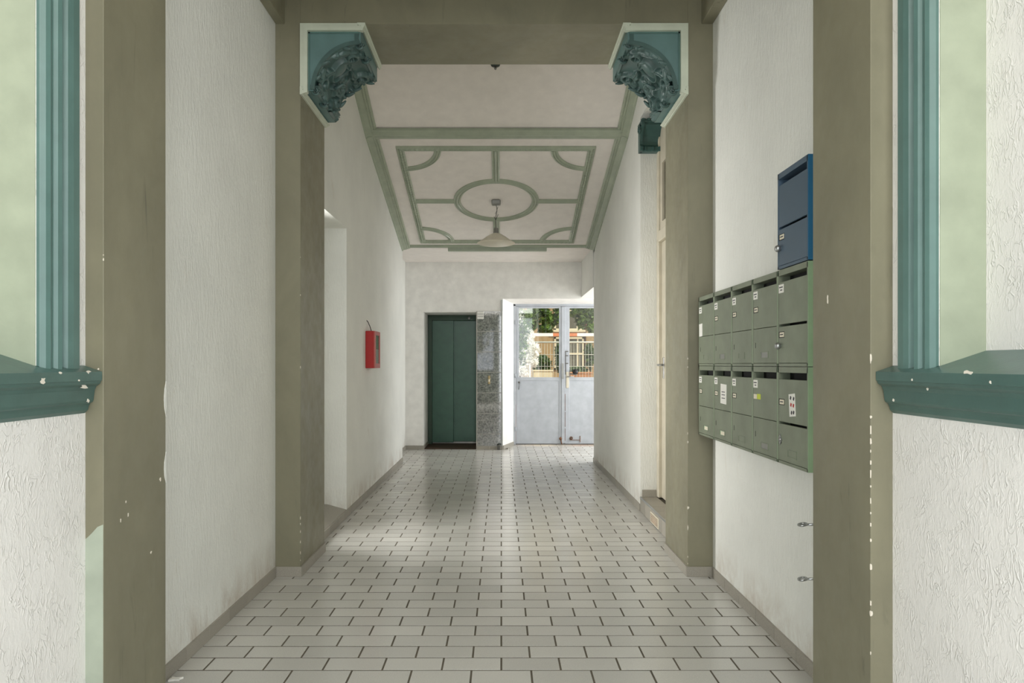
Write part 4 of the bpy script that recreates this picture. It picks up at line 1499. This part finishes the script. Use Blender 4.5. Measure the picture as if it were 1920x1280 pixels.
while xx < 1189:
    MB().tube([(gx(xx), YFN + .006, fb), (gx(xx), YFN + .006, ft)], .0028, 5).build('wire', 'fence_steel', fe)
    xx += 5.5


def foliage(rnd, n, center, rad, size, flat=1.0):
    mb_ = MB()
    for _ in range(n):
        while True:
            q = Vector((rnd.uniform(-1, 1), rnd.uniform(-1, 1), rnd.uniform(-1, 1)))
            if .25 < q.length < 1:
                break
        c_ = Vector(center) + Vector((q.x * rad[0], q.y * rad[1], q.z * rad[2]))
        L = size * rnd.uniform(.7, 1.4)
        d_ = Vector((rnd.gauss(0, 1), rnd.gauss(0, 1), rnd.gauss(-.3, .6))).normalized()
        u_ = d_.cross(Vector((rnd.gauss(0, 1), rnd.gauss(0, 1), rnd.gauss(0, 1)))).normalized()
        n_ = d_.cross(u_)
        wd = L * .28
        mb_.add([c_ - d_ * L * .5, c_ + u_ * wd + n_ * wd * .3, c_ + d_ * L * .5, c_ - u_ * wd + n_ * wd * .3], [(0, 1, 2), (0, 2, 3)])
    return mb_


rf = random.Random(21)


def shrub(name, label, cat, blobs, mat, size, dens, trunk=None, flowers=None, base=None, group=None):
    root = empty(name, base, label, cat, group)
    mb_ = MB()
    for (c_, r_, k_) in blobs:
        q = foliage(rf, int(dens * k_), c_, r_, size)
        mb_.add(q.v, q.f)
    tag(mb_.build('foliage', mat, root), kind='stuff')
    if flowers:
        fm_ = MB()
        for (c_, r_, k_) in flowers:
            q = foliage(rf, int(dens * k_), c_, r_, size * .7)
            fm_.add(q.v, q.f)
        tag(fm_.build('blossoms', 'petal_white', root), kind='stuff')
    if trunk:
        for path, r0 in trunk:
            MB().tube(path, [r0 * (1 - .7 * i / (len(path) - 1)) for i in range(len(path))], 7).build('branch', 'bark', root)
    return root


def at(px_, py_, Y):
    return ((px_ - 940) * Y / 1310, Y, EYE + (683 - py_) * Y / 1310)


# blossoming shrub close behind the door on the left
Yj = 14.0
shrub('jasmine_shrub', 'white blossoming shrub behind the left pane of the yard door', 'shrub',
      [(at(980, 640, Yj), (.10, .3, .55), 1), (at(985, 600, Yj), (.16, .3, .35), .7)], 'leaf_green', .085, 330,
      trunk=[([at(974, 800, Yj), at(976, 700, Yj), at(980, 640, Yj), at(984, 590, Yj)], .03), ([at(972, 606, Yj), at(995, 601, Yj), at(1012, 600, Yj)], .010), ([at(972, 630, Yj), at(990, 622, Yj)], .010)],
      flowers=[(at(979, 600, Yj), (.09, .2, .22), .7), (at(991, 632, Yj), (.13, .2, .2), 1.3), (at(1000, 656, Yj), (.14, .2, .16), 1.3), (at(1001, 678, Yj), (.09, .2, .12), .7), (at(981, 695, Yj), (.12, .2, .16), 1.3), (at(984, 670, Yj), (.10, .2, .22), 1.2)],
      base=at(975, 800, Yj))
Yi = 19.0
shrub('overhanging_tree', 'leafy tree branches hanging in front of the ochre house', 'tree',
      [(at(1010, 588, Yi), (.30, .5, .30), 1.0), (at(1028, 605, Yi), (.16, .4, .30), .6), (at(1080, 585, Yi), (.16, .4, .16), .5), (at(1104, 588, Yi), (.22, .4, .26), 1.2), (at(1108, 612, Yi), (.10, .4, .20), .4), (at(1060, 545, Yi), (1.6, .8, .5), 3.0), (at(1045, 590, Yi), (.09, .3, .26), .4), (at(996, 600, Yi), (.20, .4, .30), .8), (at(1022, 618, Yi), (.20, .3, .14), .5), (at(1090, 600, Yi), (.14, .3, .22), .5)],
      'leaf_green', .16, 260, trunk=[([at(1150, 720, Yi), at(1148, 640, Yi), at(1130, 560, Yi), at(1080, 540, Yi)], .10), ([at(1130, 560, Yi), at(1040, 560, Yi), at(1000, 590, Yi)], .04)], base=at(1150, 740, Yi))
Yh_ = 18.0
for i, (x_, y_, rx_, rz_, lab) in enumerate(((1014, 681, .28, .22, 'low green bush at the foot of the ochre house, left of the window'), (1049, 668, .10, .42, 'tall narrow climbing plant beside the far window'),
                                             (1080, 695, .30, .10, 'dark low ground bush under the far lower window'), (1106, 668, .12, .35, 'green climber at the right of the yard view'))):
    shrub('yard_bush', lab, 'bush', [(at(x_, y_, Yh_), (rx_, .3, rz_), 1)], 'leaf_dark', .12, 330, base=at(x_, 775, Yh_), group='bushes in the yard',
          trunk=[([at(x_, 777, Yh_), at(x_ + 1, y_, Yh_)], .03)])
# paving edge and low boxes on the soil
for i, (xa, xb, ya, yb, mt, lab) in enumerate(((1000, 1036, 694, 706, 'window_cream', 'long pale planter box on the yard soil'), (1070, 1110, 698, 710, 'yard_soil', 'heap edge of terracotta blocks in the yard'))):
    Yp = 16.8
    a, b = at(xa, ya, Yp), at(xb, yb, Yp)
    o = empty('planter_box', ((a[0] + b[0]) / 2, Yp, -.06), lab, 'planter')
    MB().cbox(a[0], b[0], Yp, Yp + .4, -.06, a[2], .01).build('body', mt, o)
    MB().cbox(a[0] - .02, b[0] + .02, Yp - .02, Yp + .42, a[2] - .03, a[2] + .01, .005).build('lip', mt, o)

# tree on the street side (seen only as a reflection)
shrub('street_tree', 'leafy street tree outside the entrance', 'tree', [((-2.0, -8, 2.6), (1.6, 1.2, 1.2), 3)], 'leaf_green', .22, 400,
      trunk=[([(-2.0, -8, -.02), (-1.9, -8, 1.2), (-2.0, -8, 2.4)], .12)], base=(-2.0, -8, -.02))

# flake of plaster lying by the left skirting
fl_ = chipmesh(random.Random(8), .030, .016)
o = MB().prism([(-1.325 + u, 2.835 + v) for u, v in fl_], .0004, .008, XYZ_z).build('plaster_flake', 'paper')
tag(o, 'small white plaster flake on the floor at the near left skirting', 'debris')
